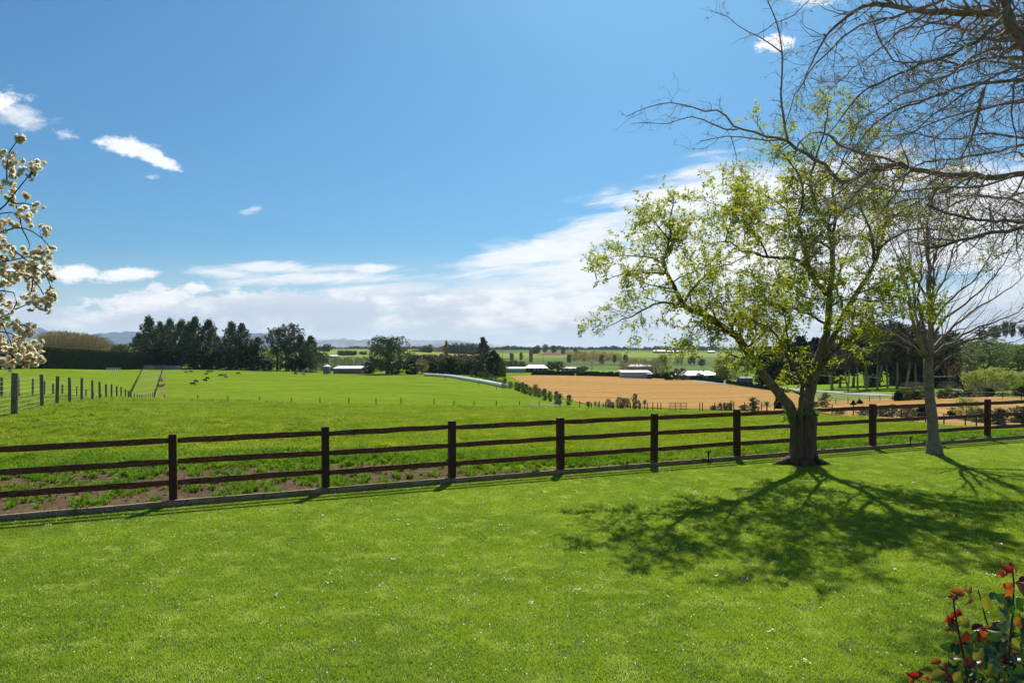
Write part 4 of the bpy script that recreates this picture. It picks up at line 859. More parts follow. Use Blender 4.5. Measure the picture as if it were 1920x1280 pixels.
# long lean-to shed and tank
sh = building('long_shed', 'long low weathered shed with a glaring pale roof beside the water tank', 624, 678, 300, 699.5, 691, 686.6, 9, M['shedwall'], M['roofwhite'], mono=True, cat='shed', over=.15, openings=())
b2 = MB(); w_ = 54/F*300
for i in range(10): b2.box(-w_/2+.3+i*w_/10, -w_/2+.36+i*w_/10, -.06, .02, 0, 2.0)
b2.build('wall_posts', M['darkpost'], sh)
building('white_shed', 'small white shed right of the long weathered shed', 677, 690, 318, 697, 690, 687, 6, M['white'], M['white'], mono=True, cat='shed')
x, y, zg = gd(613, 298); R_ = 7/F*298
tk = empty('water_tank', (x, y, zg), 'dark cylindrical water tank with a pale conical top left of the long shed', 'tank')
mb = MB(); th = np.linspace(0, 2*math.pi, 25)[:-1]; H_ = 3.1
for z0, z1, r_ in ((-.5, 1.0, R_), (1.0, 1.06, R_+.04), (1.06, 2.0, R_), (2.0, 2.06, R_+.04), (2.06, H_, R_)):
    mb.tube([(0, 0, z0), (0, 0, z1)], r_, 24)
mb.build('tank_body', M['tank'], tk)
mb = MB(); mb.tube([(0, 0, H_), (0, 0, H_+.10), (0, 0, H_+.75), (0, 0, H_+.85)], [R_+.1, R_+.1, .35, .3], 24); mb.build('tank_roof', M['roofwhite'], tk)
mb = MB(); mb.tube([(R_*.8, -R_*.62, 0), (R_*.8, -R_*.62, H_)], .12, 6); mb.build('pipe', M['white'], tk)
# rubble heap
rg = np.random.default_rng(5); c = rg.normal(size=(420, 3))*np.array([2.0, 1.2, 0]); hh = np.exp(-(c[:, 0]/2.3)**2)*1.7*rg.uniform(.1, 1, 420); c[:, 2] = hh
v, f = leafquads(c, np.full(420, .35), rg, asp=.9); x, y, zg = gd(577, 308)
tag(link('rubble_heap', npmesh('rubble_heap', v, f, M['rubble']), None, (x, y, zg)), 'heap of pinkish rubble left of the water tank', 'rubble heap')
building('farm_shed', 'pale grey green gabled shed right of the conifers', 948, 985, 380, 697, 690.5, 687.5, 10, M['wallgrey'], M['roofwhite'], cat='shed')
building('long_house', 'long house with a pale hipped roof right of the grey green shed', 984, 1028, 400, 697, 689.5, 683.5, 13, M['wall'], M['roofwhite'], hip=.35, cat='house', openings=((.12, 1.4, .9, 2.2, 'window'), (.3, 1.6, .9, 2.2, 'window'), (.5, 1.0, .1, 2.2, 'door'), (.68, 1.6, .9, 2.2, 'window'), (.87, 1.4, .9, 2.2, 'window')))
building('small_bungalow', 'small bungalow with a thin pale roof in the middle distance', 1054, 1085, 440, 694, 690.5, 688.6, 9, M['wall'], M['roofwhite'], hip=.3, cat='house', openings=((.3, 1.4, .9, 2.1, 'window'), (.7, 1.4, .9, 2.1, 'window')))
building('grey_shed', 'long pale grey shed with many bays between the bare trees', 1165, 1221, 335, 706, 698, 694.6, 9, M['wallgrey'], M['roofwhite'], mono=True, cat='shed', openings=tuple((.14+.145*i, .18, .1, 2.6, 'bay_post') for i in range(6)))
building('lean_to', 'small lean to at the right end of the long grey shed', 1213, 1224, 333, 706, 701, 699, 5, M['navy'], M['roofwhite'], mono=True, cat='shed')
building('far_house', 'low far house with a pale roof behind the grey shed', 1178, 1226, 430, 691, 687, 683, 10, M['wall'], M['roofwhite'], hip=.3, cat='house', openings=((.25, 1.6, .8, 2.0, 'window'), (.6, 1.6, .8, 2.0, 'window')))
hb = building('white_roofed_house', 'large low house with a bright white hipped roof', 1275, 1353, 330, 712, 704.5, 695.4, 15, M['wall'], M['roofwhite'], hip=.38, cat='house', openings=((.14, 1.5, .7, 2.0, 'window'), (.3, 1.8, .7, 2.0, 'window'), (.5, 1.2, .05, 2.1, 'door'), (.72, 2.2, .6, 2.0, 'window'), (.9, 1.2, .7, 2.0, 'window')))
mb = MB(); mb.add([(-2.4, -.3, 2.25), (.6, -.3, 2.25), (-.9, 5.2, 3.9), (-.9, -.3, 3.5)], None, [(0, 1, 3), (0, 3, 2), (1, 2, 3)]); mb.build('porch_roof', M['roofwhite'], hb)
mb = MB(); mb.box(3, 3.6, 7, 7.7, 3.5, 5.4); mb.build('chimney', M['wall'], hb)
building('dark_shed', 'small dark blue grey shed beyond the road at the leafy tree', 1388, 1413, 262, 716, 709, 705.6, 5, M['navy'], M['navy'], cat='shed', openings=((.35, .8, .8, 1.5, 'window'), (.7, .8, .8, 1.5, 'window')))
for i, (a, b, t) in enumerate([(1226, 1248, 656.3), (1252, 1264, 657.0), (1268, 1282, 657.2), (1328, 1340, 657.4)]):
    building('far_farm_building', ['leftmost pale farm shed on the horizon beside the dark clump', 'second pale farm shed on the horizon under the dark clump', 'third pale farm shed on the horizon right of the clump', 'lone pale farm shed on the horizon further right'][i], a, b, 1750, 661, t+1.7, t, 12, M['wall'], M['white'], cat='farm building')
x, y, zg = gd(612, 760)
building('long_far_shed', 'long pale blue roofed shed on the far light pasture', 616, 632, 760, 669, 667.5, 665.5, 12, M['wallgrey'], M['roofwhite'], cat='shed')
# white wrapped bale line
bl = empty('wrapped_bale_line', gp(870, 712, 200), 'long white plastic wrapped line of silage bales along the green field', 'silage bales')
pth = [np.array(gp(px, py, 170)) for px, py in ((796, 705), (820, 706.2), (845, 708), (868, 711.8), (890, 715.6), (912, 719.6), (932, 723.6), (950, 727.2))]
loc = np.array(bl.location); mb = MB()
dense = []; 
for a, b in zip(pth[:-1], pth[1:]):
    for k in range(7): dense.append(a+(b-a)*k/7)
dense.append(pth[-1]); dense = np.array(dense)
for k in range(len(dense)-1):
    a, b = dense[k]-loc, dense[k+1]-loc; e = (b-a); r_ = .62*random.uniform(.95, 1.05)
    m1 = MB(); m1.tube([a+e*.0+[0, 0, .5], a+e*.04+[0, 0, .58], a+e*.5+[0, 0, .62], a+e*.96+[0, 0, .58], a+e*1.0+[0, 0, .5]], [r_*.8, r_*.96, r_, r_*.96, r_*.8], 12)
    m1.build('bale', M['bale'], bl, smooth=True)

# ================================================================== WIRE FENCES
def wirefence(name, label, pts, wires=5, ph=1.15, pr=.05, postm='wirepost', wr=.004, group=None, strainers=()):
    """pts: (x, y, z) ground points of the posts"""
    o = empty(name, pts[0], label, 'wire fence', group); o0 = np.array(pts[0]); tops = []
    pm = None
    for i, p in enumerate(pts):
        p = np.array(p)-o0; r = pr*(1.5 if i in strainers else random.uniform(.9, 1.1)); h = ph*(1.1 if i in strainers else random.uniform(.96, 1.04))
        mb = MB(); ln = random.uniform(-.03, .03); mb.tube([p+[0, 0, -.4], p+[ln*.5, 0, h*.5], p+[ln, 0, h-.02], p+[ln, 0, h]], [r*1.05, r, r*.97, r*.85], 8)
        mb.build('post', M[postm], o)
    for k in range(wires):
        z = ph*(.12+.80*k/max(1, wires-1)); mb = MB(); mb.tube([np.array(p)-o0+[0, -pr*1.05, z+random.uniform(-.006, .006)] for p in pts], wr, 3, cap=False); mb.build('wire', M['wire'], o)
    return o
def pgd(px, d): return np.array(gd(px, d))
near = [(20, 21.3), (26+0, 22.1)]
pts = [pgd(-30, 20.0), pgd(27, 22.2)]+[pgd(px, d) for px, d in ((79, 25.6), (107, 28.7), (131, 32), (153, 36.2), (173, 39.6), (187, 43.8), (199, 47.5), (209, 51.5), (219, 55.5), (227, 59.4), (235, 64), (241, 69), (246, 75), (252, 82), (257, 89), (262, 96), (266, 103), (270, 110), (274, 117), (278, 124), (282, 131), (286, 138))]
wirefence('wire_fence', 'near grey post and wire fence running away from the cream blossom', pts, 8, 1.25, .066, wr=.003, strainers=(1,))
pts = [pgd(px, d) for px, d in ((-30, 34), (3, 36), (35, 38), (61, 41), (83, 44.5), (100, 48.5), (117, 53), (144, 60), (161, 68), (176, 77), (190, 88), (203, 100))]
wirefence('wire_fence', 'second thinner wire fence seen behind the near grey posts', pts, 5, 1.15, .06, wr=.003)
pts = [pgd(243+(27)*t, 118+(320-118)*t**.85*1.0) for t in np.linspace(0, 1, 22)]
pts = [np.array(gp(243+26*t, 745-55*t, 100)) for t in np.linspace(0, 1, 24)]
wirefence('wire_fence', 'left hand wire fence of the farm track climbing to the yards', pts, 1, 1.25, .075, wr=.003)
pts = [np.array(gp(289+17*t, 748-58*t, 100)) for t in np.linspace(0, 1, 24)]
wirefence('wire_fence', 'right hand wire fence of the farm track beside the worn strip', pts, 1, 1.25, .075, wr=.003)
lf = [(308, 749), (371, 750.5), (427, 752), (487, 753.5), (546, 754.5), (600, 755.5), (654, 756.5), (705, 757.5), (752, 759), (814, 760.3), (851, 760.8), (889, 761.6), (931, 763), (974, 765), (1011, 766), (1050, 767), (1087, 768), (1124, 768.6), (1157, 769)]
pts = [pgd(px, float(np.interp(px, [300, 700, 1157], [108, 114, 124]))) for px, py in lf]
wirefence('wire_fence', 'far line fence of thin dark stakes crossing the whole green paddock', pts, 2, 1.15, .075, postm='darkpost', wr=.002)
lf2 = [(1157, 769), (1186, 769), (1212, 769), (1223, 769), (1239, 769)]
pts = [np.array(gp(px, 769 if px < 1300 else 770, 85, 200)) for px in (1104, 1109, 1122, 1136, 1150, 1164, 1182, 1200, 1214, 1224, 1233, 1239)]
wirefence('wire_fence', 'short stake fence left of the metal gate at the brown field', pts, 2, 1.25, .07, postm='darkpost', wr=.002)
pts = [np.array(gp(px, 769.5, 85, 200)) for px in (1312, 1317, 1340, 1352, 1376, 1396, 1410, 1428, 1452, 1480)]
wirefence('wire_fence', 'short stake fence right of the metal gate at the brown field', pts, 2, 1.25, .07, postm='darkpost', wr=.002)
pts = [np.array(gp(px, py, 60, 200)) for px, py in ((1503, 752), (1534, 755), (1567, 758.5), (1590, 757.5), (1611, 756), (1630, 754), (1650, 751.5), (1674, 749.5), (1696, 748), (1716, 747.5), (1740, 747.5), (1766, 747), (1790, 746.5), (1812, 746.5), (1850, 746.5), (1880, 747.5), (1915, 750), (1950, 755))]
wirefence('wire_fence', 'post and wire fence dividing the two parts of the brown field', pts, 3, 1.15, .055, postm='darkpost', wr=.005)
pts = [pgd(px, d) for px, d in ((1560, 62), (1600, 60), (1644, 58), (1690, 56.5), (1735, 55.5), (1770, 55), (1810, 53), (1831, 52.5), (1880, 51.5), (1930, 51), (1990, 50.5))]
wirefence('wire_fence', 'netting fence below the brown rails in front of the right hand shrubs', pts, 7, 1.1, .05, postm='darkpost', wr=.002)
pts = [np.array(gp(px, py, 150, 330)) for px, py in ((826, 709), (857, 710.5), (835, 708), )]
pts = [np.array(gp(px, py, 150, 330)) for px, py in ((788, 703.5), (810, 706.5), (835, 711), (864, 715.5), (897, 722.5), (931, 731))]
wirefence('wire_fence', 'thin fence standing just in front of the white bale line', pts, 2, 1.2, .07, postm='darkpost', wr=.006)
pts = [np.array(gp(px, py, 200, 420)) for px, py in ((320, 692.5), (340, 692.5), (366, 692.5), (395, 693), (425, 693.5), (450, 694), (480, 695), (510, 696), (540, 697), (570, 698))]
wirefence('wire_fence', 'fence in front of the dark pines at the back of the cattle paddock', pts, 4, 1.2, .09, postm='darkpost', wr=.01)
# metal gate
g0 = np.array(gp(1252, 770, 85, 200)); g1 = np.array(gp(1292, 770, 85, 200)); gx, gy = g0[0], g0[1]
def metalgate(px0, px1, py, bars, label, H=1.2):
    a = np.array(gp(px0, py, 85, 200)); dd = a[1]; w = (px1-px0)/F*dd; o = empty('metal_gate', tuple(a), label, 'gate'); 
    fr = MB()
    for xx in (0, w*.33, w*.66, w): fr.tube([(xx, 0, .0), (xx, 0, H)], .045, 6)
    fr.build('gate_frame', M['darkpost'], o)
    for k in range(bars): b = MB(); b.tube([(0, 0, .12+k*(H-.16)/(bars-1)), (w, 0, .12+k*(H-.16)/(bars-1))], .03, 6); b.build('bar', M['darkpost'], o)
metalgate(1256, 1287, 770.5, 6, 'dark metal hurdle gate standing at the edge of the brown field', 1.28)
# stock yards on the far left
def yardpanel(px0, px1, dd, n, label, H=1.5, matn='white', bars=4):
    x0, y0, z0 = gd(px0, dd); w = (px1-px0)/F*dd; o = empty('yard_panel', (x0, y0, z0), label, 'yard panel', 'white rail panels of the stock yards')
    for i in range(n+1): b = MB(); b.tube([(w*i/n, 0, 0), (w*i/n, 0, H)], .07, 5); b.build('upright', M[matn], o)
    for k in range(bars): b = MB(); z = .25+k*(H-.3)/(bars-1); b.tube([(0, 0, z), (w, 0, z)], .045, 4); b.build('rail', M[matn], o)
yardpanel(200, 225, 262, 6, 'white pen of rails standing alone in front of the dark hedge', 1.9)
yardpanel(243, 257, 312, 8, 'leftmost white yard panel at the top of the farm track', 1.8)
yardpanel(258, 272, 313, 8, 'second white yard panel at the top of the farm track', 1.8)
yardpanel(274, 288, 313, 8, 'third white yard panel between the two track fences', 1.8)
yardpanel(289, 312, 312, 7, 'wide dark backed yard panel right of the farm track', 1.8)
yardpanel(313, 338, 311, 8, 'rightmost white yard panel below the pines', 1.7)

# ================================================================== POLES AND LINES
def pole(px, d, top, label, cross=True):
    x, y, zg = gd(px, d); h = CAMZ-(top-HY)/F*d-zg; o = empty('utility_pole', (x, y, zg), label, 'utility pole', 'power poles on the plain')
    b = MB(); b.tube([(0, 0, -.5), (0, 0, h)], [.17, .11], 8); b.build('pole', M['darkpost'], o)
    if cross: b = MB(); b.box(-.9, .9, -.16, -.06, h-.5, h-.38); b.build('crossarm', M['darkpost'], o)
    return x, y, zg+h
p1 = pole(1110, 352, 677, 'wooden power pole standing behind the young conifer row')
p2 = pole(1397, 290, 684, 'left of two close power poles right of the white roof')
p3_ = pole(1402, 291, 684, 'right of two close power poles right of the white roof')
pole(1018, 640, 654, 'thin far power pole left of the ploughed field'); pole(942, 640, 655, 'thin far power pole right of the conifers')
pole(1309, 335, 692, 'thin pole behind the white roofed house', False)
pw = empty('power_line', tuple(p2), 'thin power line crossing behind the leafy tree and the grove', 'power line')
base = np.array(p2); e2 = P3(1960, 693, 140)
for k, off in enumerate((0, .5)):
    pthl = []
    for t in np.linspace(0, 1, 24):
        q = base*(1-t)+e2*t; q = q-[0, 0, (1-(2*t-1)**2)*3.0]; pthl.append(q-base+[0, off, -off*.6])
    b = MB(); b.tube(pthl, .011, 3, cap=False); b.build('cable', M['wire'], pw)
pw2 = empty('power_line', tuple(p1), 'thin power line between the poles on the plain', 'power line')
b = MB(); b.tube([np.array(p1)*(1-t)+np.array(p2)*t-np.array(p1)-np.array([0, 0, (1-(2*t-1)**2)*1.2]) for t in np.linspace(0, 1, 12)], .02, 3, cap=False); b.build('cable', M['wire'], pw2)

# ================================================================== CATTLE
def cowmesh(pose, seed):
    me = bpy.data.meshes.new('cow_body'); vs = []; es = []; rs = []
    def v(p, r, par=None): 
        vs.append(p); rs.append(r)
        if par is not None: es.append((par, len(vs)-1))
        return len(vs)-1
    lie = pose == 'lie'; H = .55 if lie else 1.05
    mid = v((0, 0, H), (.33, .40)); ch = v((.55, 0, H), (.30, .42), mid); sh_ = v((.78, 0, H+.04), (.22, .30), ch)
    hp = v((-.55, 0, H+.03), (.29, .36), mid); rp = v((-.82, 0, H+.08), (.16, .22), hp)
    if pose == 'graze': n1 = v((1.05, 0, H-.2), (.15, .19), sh_); n2 = v((1.28, 0, H-.55), (.13, .15), n1); hd = v((1.42, .0, H-.82), (.10, .10), n2); mz = v((1.52, 0, H-1.0), (.07, .07), hd)
    else: n1 = v((1.05, 0, H+.22), (.15, .19), sh_); n2 = v((1.22, .03, H+.38), (.13, .14), n1); hd = v((1.42, .05, H+.32), (.10, .10), n2); mz = v((1.6, .06, H+.22), (.07, .07), hd)
    for s in (-1, 1):
        v((n2 and vs[n2][0]-.02, s*.2, vs[n2][2]+.06), (.035, .035), n2)
        if lie:
            k = v((.62, s*.24, .2), (.12, .12), ch); v((.95, s*.28, .12), (.06, .06), k); k = v((-.5, s*.28, .2), (.16, .16), hp); v((-.15, s*.36, .1), (.07, .07), k)
        else:
            k = v((.58, s*.18, .62), (.11, .13), ch); k = v((.6+.05*s, s*.17, .34), (.06, .06), k); k = v((.58+.06*s, s*.17, .06), (.05, .05), k); v((.62+.06*s, s*.17, .0), (.055, .055), k)
            k = v((-.62, s*.19, .68), (.15, .18), hp); k = v((-.74-.05*s, s*.18, .40), (.065, .075), k); k = v((-.66-.06*s, s*.17, .07), (.05, .05), k); v((-.62-.06*s, s*.17, 0), (.055, .055), k)
    tl = v((-.98, 0, H-.05), (.035, .035), rp); v((-1.0, 0, max(H-.55, .05)), (.03, .03), tl)
    me.from_pydata(vs, es, []); o = bpy.data.objects.new('tmp', me); COL.objects.link(o)
    m = o.modifiers.new('s', 'SKIN'); m.use_smooth_shade = True
    for sv, r in zip(me.skin_vertices[0].data, rs): sv.radius = r
    me.skin_vertices[0].data[0].use_root = True
    s2 = o.modifiers.new('b', 'SUBSURF'); s2.levels = 1
    dg = bpy.context.evaluated_depsgraph_get(); r = bpy.data.meshes.new_from_object(o.evaluated_get(dg)); r.name = 'cow_body'
    bpy.data.objects.remove(o); bpy.data.meshes.remove(me); return r
COWM = {k: cowmesh(k, 1) for k in ('graze', 'stand', 'lie')}
COWT = {}
GC = 'cattle scattered over the paddock below the pines'
for px, py, pose, mt, rz, lab in [
 (361, 723, 'graze', 'cowdark', .2, 'dark cow grazing lowest in the paddock, nearest the stake fence'), (367, 718, 'graze', 'cowdark', -.3, 'dark brown cow just behind the lowest grazing cow'),
 (385, 716, 'stand', 'cowdark', 2.9, 'dark cow right of the lowest pair, front of the second pair'), (389, 712, 'graze', 'cowdark', 2.8, 'dark cow at the back of the second pair'),
 (349, 700, 'stand', 'cowmix', 3.1, 'black and white cow left of the far red cow'), (358, 699, 'graze', 'cowred', .1, 'dark red cow touching the black and white one'),
 (386, 702, 'lie', 'cowred', .3, 'light red cow lying below the pines'), (390, 699, 'stand', 'cowdark', 1.0, 'dark cow behind the lying red cow'),
 (396, 697.5, 'lie', 'cowred', .1, 'orange red cow lying furthest back'), (414, 706, 'graze', 'cowdark', 3.0, 'dark cow at the left of the tight middle pair'),
 (421, 705, 'stand', 'cowmix', .4, 'pied cow in the tight middle pair'), (423, 709, 'graze', 'cowred', 1.2, 'reddish cow in front of the pied cow'),
 (446, 702.5, 'graze', 'cowdark', .1, 'lone dark cow right of the middle group'), (553.5, 702.8, 'graze', 'cowdark', -.2, 'lone black cow far right near the rubble heap'), (569, 703, 'lie', 'cowmix', .2, 'small calf lying near the rubble heap'),
 (301, 716, 'graze', 'cowred', 1.3, 'red cow on the worn strip further up the track fence'), (301, 713, 'stand', 'cowdark', 1.5, 'dark cow behind the red cow on the worn strip'), (300, 727, 'graze', 'cowred', 1.4, 'orange cow on the worn strip nearest the stake fence'), (304, 724, 'lie', 'cowdark', 1.2, 'dark cow lying just above the orange cow')]:
    p = gp(px, py, 95, 400)
    o = empty('cow', (p[0], p[1], p[2]+.02), lab, 'cow', GC, rz, (.68,)*3)
    key = (pose, mt)
    if key not in COWT: m_ = COWM[pose].copy(); m_.materials.clear(); m_.materials.append(M[mt]); COWT[key] = m_
    link('body', COWT[key], o)

# ================================================================== HILLS
def ridge(name, x0, x1, d, prof, depth, mt, n=120, seed=1, rough=.10):
    rg = np.random.default_rng(seed); xs_ = np.linspace(x0, x1, n); rows = 14; v = []
    nz_ = [np.interp(np.linspace(0, 1, n), np.linspace(0, 1, k), rg.normal(size=k)) for k in (n//3, n)]
    for r in range(rows+1):
        t = r/rows
        for i, px in enumerate(xs_):
            top = CAMZ+(HY-prof(px))/F*d; dd = d-depth*(1-t); 
            sp_ = math.sin(i*.9+r*.7)*.5+math.sin(i*.37-r*.5)*.6
            z = -40+(top+40)*(t**.8)*(1+(1-t)*rough*sp_*t*3)+ (nz_[1][i]*.012+nz_[0][i]*.03)*top*t
            v.append(((px-960)/F*d+sp_*depth*.03*(1-t), dd, z))
    for i, px in enumerate(xs_): v.append(((px-960)/F*d, d+depth*.8, -60))
    f = [(r*n+i, r*n+i+1, (r+1)*n+i+1, (r+1)*n+i) for r in range(rows+1) for i in range(n-1)]
    link(name, npmesh(name, v, f, mt, True), kind='structure')
lerp = lambda xs_, ys_: (lambda p: float(np.interp(p, xs_, ys_)))
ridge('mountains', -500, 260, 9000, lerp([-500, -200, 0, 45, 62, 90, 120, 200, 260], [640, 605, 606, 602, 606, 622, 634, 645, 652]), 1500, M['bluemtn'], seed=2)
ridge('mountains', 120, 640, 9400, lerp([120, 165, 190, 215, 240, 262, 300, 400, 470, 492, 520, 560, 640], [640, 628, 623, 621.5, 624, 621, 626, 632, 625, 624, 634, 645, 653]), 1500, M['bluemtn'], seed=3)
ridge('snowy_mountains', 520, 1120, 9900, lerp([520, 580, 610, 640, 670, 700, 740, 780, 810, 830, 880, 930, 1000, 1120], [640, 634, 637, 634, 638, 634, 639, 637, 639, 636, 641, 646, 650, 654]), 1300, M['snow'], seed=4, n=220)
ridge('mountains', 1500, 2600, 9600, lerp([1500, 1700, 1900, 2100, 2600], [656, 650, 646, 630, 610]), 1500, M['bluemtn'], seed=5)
hv = [(-9000*1.0, 0, 0)]
# ================================================================== NEAR TREES
LEAN = 0.0; LT = .84
def smooth_path(P_, n):
    P_ = np.array(P_, float); k = len(P_)
    if k < 3: t = np.linspace(0, 1, n)[:, None]; return P_[0]*(1-t)+P_[-1]*t
    s = np.concatenate([[0], np.cumsum(np.linalg.norm(np.diff(P_, axis=0), axis=1))]); u = np.linspace(0, s[-1], n)
    T = np.gradient(P_, s, axis=0); i = np.clip(np.searchsorted(s, u)-1, 0, k-2); h = (s[i+1]-s[i])[:, None]; t = ((u-s[i])[:, None])/h
    h00 = 2*t**3-3*t**2+1; h10 = t**3-2*t**2+t; h01 = -2*t**3+3*t**2; h11 = t**3-t**2
    return h00*P_[i]+h10*h*T[i]+h01*P_[i+1]+h11*h*T[i+1]
def limb(pix, d0, r0, r1, dz0=0.0, dz1=0.0, rg=None, kink=.012, seg=.16):
    """a limb traced as it is seen; dz0..dz1 is how far it leans away from (or towards) the camera"""
    n = len(pix); P_ = []
    for i, (px, py) in enumerate(pix):
        dd = d0+dz0+(dz1-dz0)*i/max(1, n-1); z = CAMZ-(py-HY)/F*dd; P_.append(P3(px, py, dd-LEAN*min(max(0, z-1.1), 4)))
    L = sum(np.linalg.norm(P_[i+1]-P_[i]) for i in range(n-1)); m = max(6, int(L/seg)); q = smooth_path(P_, m)
    if rg is not None: q[1:-1] += rg.normal(size=(m-2, 3))*kink
    t = np.linspace(0, 1, m); return q, LT*(r0+(r1-r0)*t**.8)
def spawn(path, rad, rg, dens, ang, Lf, bias, t0=.12, kink=.22, rr=.42, seg=.10, trop=(0, 0, 0), nmin=3, rmin=.0022, wander=.5, t1=1.0, bmix=.5):
    """side shoots growing from a limb"""
    out = []; seglen = np.linalg.norm(np.diff(path, axis=0), axis=1); s = np.concatenate([[0], np.cumsum(seglen)]); L = s[-1]
    n = rg.poisson(dens*L*(t1-t0)) if dens*L < 30 else int(dens*L*(t1-t0))
    T = np.gradient(path, axis=0); T /= np.linalg.norm(T, axis=1, keepdims=True)+1e-9
    for _ in range(n):
        t = t0+(t1-t0)*rg.uniform(0, 1); i = int(np.clip(np.searchsorted(s, t*L)-1, 0, len(path)-2)); f = (t*L-s[i])/(seglen[i]+1e-9)
        p = path[i]*(1-f)+path[i+1]*f; r = rad[i]*(1-f)+rad[i+1]*f
        a = rg.normal(size=3); tt = T[i]; a -= tt*np.dot(a, tt); a /= np.linalg.norm(a)+1e-9
        b = np.array(bias); a = a*(1-bmix)+ (b-tt*np.dot(b, tt))*bmix; a /= np.linalg.norm(a)+1e-9
        an = math.radians(rg.uniform(*ang)); d = tt*math.cos(an)+a*math.sin(an)
        ln = Lf(t)*rg.uniform(.45, 1.15); m = max(nmin, int(ln/seg)+1); q = [p]; 
        for k in range(m):
            d = d+rg.normal(size=3)*kink+np.array(trop)*(ln/m)*2; d /= np.linalg.norm(d); q.append(q[-1]+d*ln/m)
        q = np.array(q); r0 = max(min(r*rr, .35*r+.012), rmin); out.append((q, np.linspace(r0, max(rmin*.7, r0*.3), len(q))))
    return out
def tipshoots(paths, rg, n, Lr, kink, rmin, trop=(0, 0, 0)):
    out = []
    for q, r in paths:
        d0 = q[-1]-q[-2]; d0 /= np.linalg.norm(d0)+1e-9
        for _ in range(n):
            d = d0+rg.normal(size=3)*.4; ln = rg.uniform(*Lr); m = 4; z = [q[-1]]
            for k in range(m): d = d+rg.normal(size=3)*kink+np.array(trop)*ln/m; d /= np.linalg.norm(d); z.append(z[-1]+d*ln/m)
            out.append((np.array(z), np.linspace(max(r[-1]*.8, rmin), rmin*.7, m+1)))
    return out
def alongpts(paths, step, rg, t0=.15):
    P_ = []; D = []
    for q, r in paths:
        sl = np.linalg.norm(np.diff(q, axis=0), axis=1); s = np.concatenate([[0], np.cumsum(sl)]); L = s[-1]; n = max(1, int(L*(1-t0)/step))
        u = t0*L+(1-t0)*L*(np.arange(n)+rg.uniform(0, 1, n))/n; u = np.append(u, L*.999)
        i = np.clip(np.searchsorted(s, u)-1, 0, len(q)-2); f = ((u-s[i])/(sl[i]+1e-9))[:, None]
        P_.append(q[i]*(1-f)+q[i+1]*f); d = q[i+1]-q[i]; D.append(d/(np.linalg.norm(d, axis=1, keepdims=True)+1e-9))
    return np.vstack(P_), np.vstack(D)
def leaves(P_, D, per, size, rg, w=.42, fold=.22, spread=.9, droop=.25, up=.35):
    """folded leaves in small fans at each node: 4 triangles each"""
    P_ = np.repeat(P_, per, 0); D = np.repeat(D, per, 0); n = len(P_)
    d = D*.35+rg.normal(size=(n, 3))*spread; d[:, 2] += up; d /= np.linalg.norm(d, axis=1, keepdims=True)+1e-9
    sd = np.cross(d, rg.normal(size=(n, 3))+np.array([0, 0, 1.2])); sd /= np.linalg.norm(sd, axis=1, keepdims=True)+1e-9
    nn = np.cross(sd, d); s = (size*rg.uniform(.55, 1.25, n))[:, None]
    b = P_+d*s*.12; md = b+d*s*.5; tip = b+d*s*1.0-np.array([0, 0, 1])*s*droop*.5
    l = md+sd*s*w*.5+nn*s*fold*.5; r = md-sd*s*w*.5+nn*s*fold*.5
    v = np.stack([b, l, tip, r, md], 1).reshape(-1, 3); k = np.arange(n)[:, None]*5
    return v, np.concatenate([k+np.array([[0, 4, 1]]), k+np.array([[4, 2, 1]]), k+np.array([[0, 3, 4]]), k+np.array([[4, 3, 2]])])
def treeobj(name, label, cat, loc): return empty(name, tuple(loc), label, cat)
def put(mb, name, m, root, o0, smooth=True, kind=None):
    me = mb.mesh(name, m, smooth); a = np.empty(len(me.vertices)*3, np.float32); me.vertices.foreach_get('co', a)
    a = a.reshape(-1, 3)-np.array(o0, np.float32); me.vertices.foreach_set('co', a.ravel()); return link(name, me, root, kind=kind)

# ------------------------------------------------------------------ TREE 1: leafy spring tree on an old stump
rg = np.random.default_rng(101); D1 = 15.85; b1 = P3(1502, 870, D1)
T1 = treeobj('leafy_tree', 'large forked tree with fresh yellow green leaves on a gnarled stump by the fence', 'tree', b1)
mb = MB(); NS = 40; ths = np.arange(NS)*2*math.pi/NS; zz = [-.12, 0, .06, .16, .32, .55, .8, 1.0, 1.14, 1.24, 1.30]; rr = [.41, .37, .325, .295, .268, .258, .258, .268, .265, .245, .19]
vs = []
for z, r in zip(zz, rr):
    k = max(0, 1-z/.5)
    for j, th in enumerate(ths):
        fl = 1+.14*math.cos(3*th+.6)+.085*math.cos(7*th+z*1.2)+.05*math.cos(13*th+1.3+z)+.10*k*math.cos(5*th+1)
        fl *= 1-.30*math.exp(-((((th-4.55+math.pi) % (2*math.pi))-math.pi)/.16)**2)-.22*math.exp(-((((th-5.15+math.pi) % (2*math.pi))-math.pi)/.13)**2)
        vs.append((b1[0]+math.cos(th)*r*fl*1.02+(z*.02), b1[1]+math.sin(th)*r*fl*.85, z+rg.normal()*.004))
q = [(i*NS+j, i*NS+(j+1) % NS, (i+1)*NS+(j+1) % NS, (i+1)*NS+j) for i in range(len(zz)-1) for j in range(NS)]
vs.append((b1[0]+.02, b1[1], 1.22)); q3 = [(((len(zz)-1)*NS+j), ((len(zz)-1)*NS+(j+1) % NS), len(vs)-1) for j in range(NS)]
mb.add(vs, q, q3)
for a, ln in ((3.4, .55), (5.9, .42), (4.5, .35), (.4, .4)):   # surface roots
    p0 = b1+np.array([math.cos(a)*.3, math.sin(a)*.26, .13]); p1_ = b1+np.array([math.cos(a)*(.3+ln*.5), math.sin(a)*(.26+ln*.45), .05]); p2_ = b1+np.array([math.cos(a)*(.3+ln), math.sin(a)*(.26+ln*.8), -.04]); mb.tube([p0, p1_, p2_], [.10, .06, .025], 7)
put(mb, 'trunk', M['stump'], T1, b1, True)
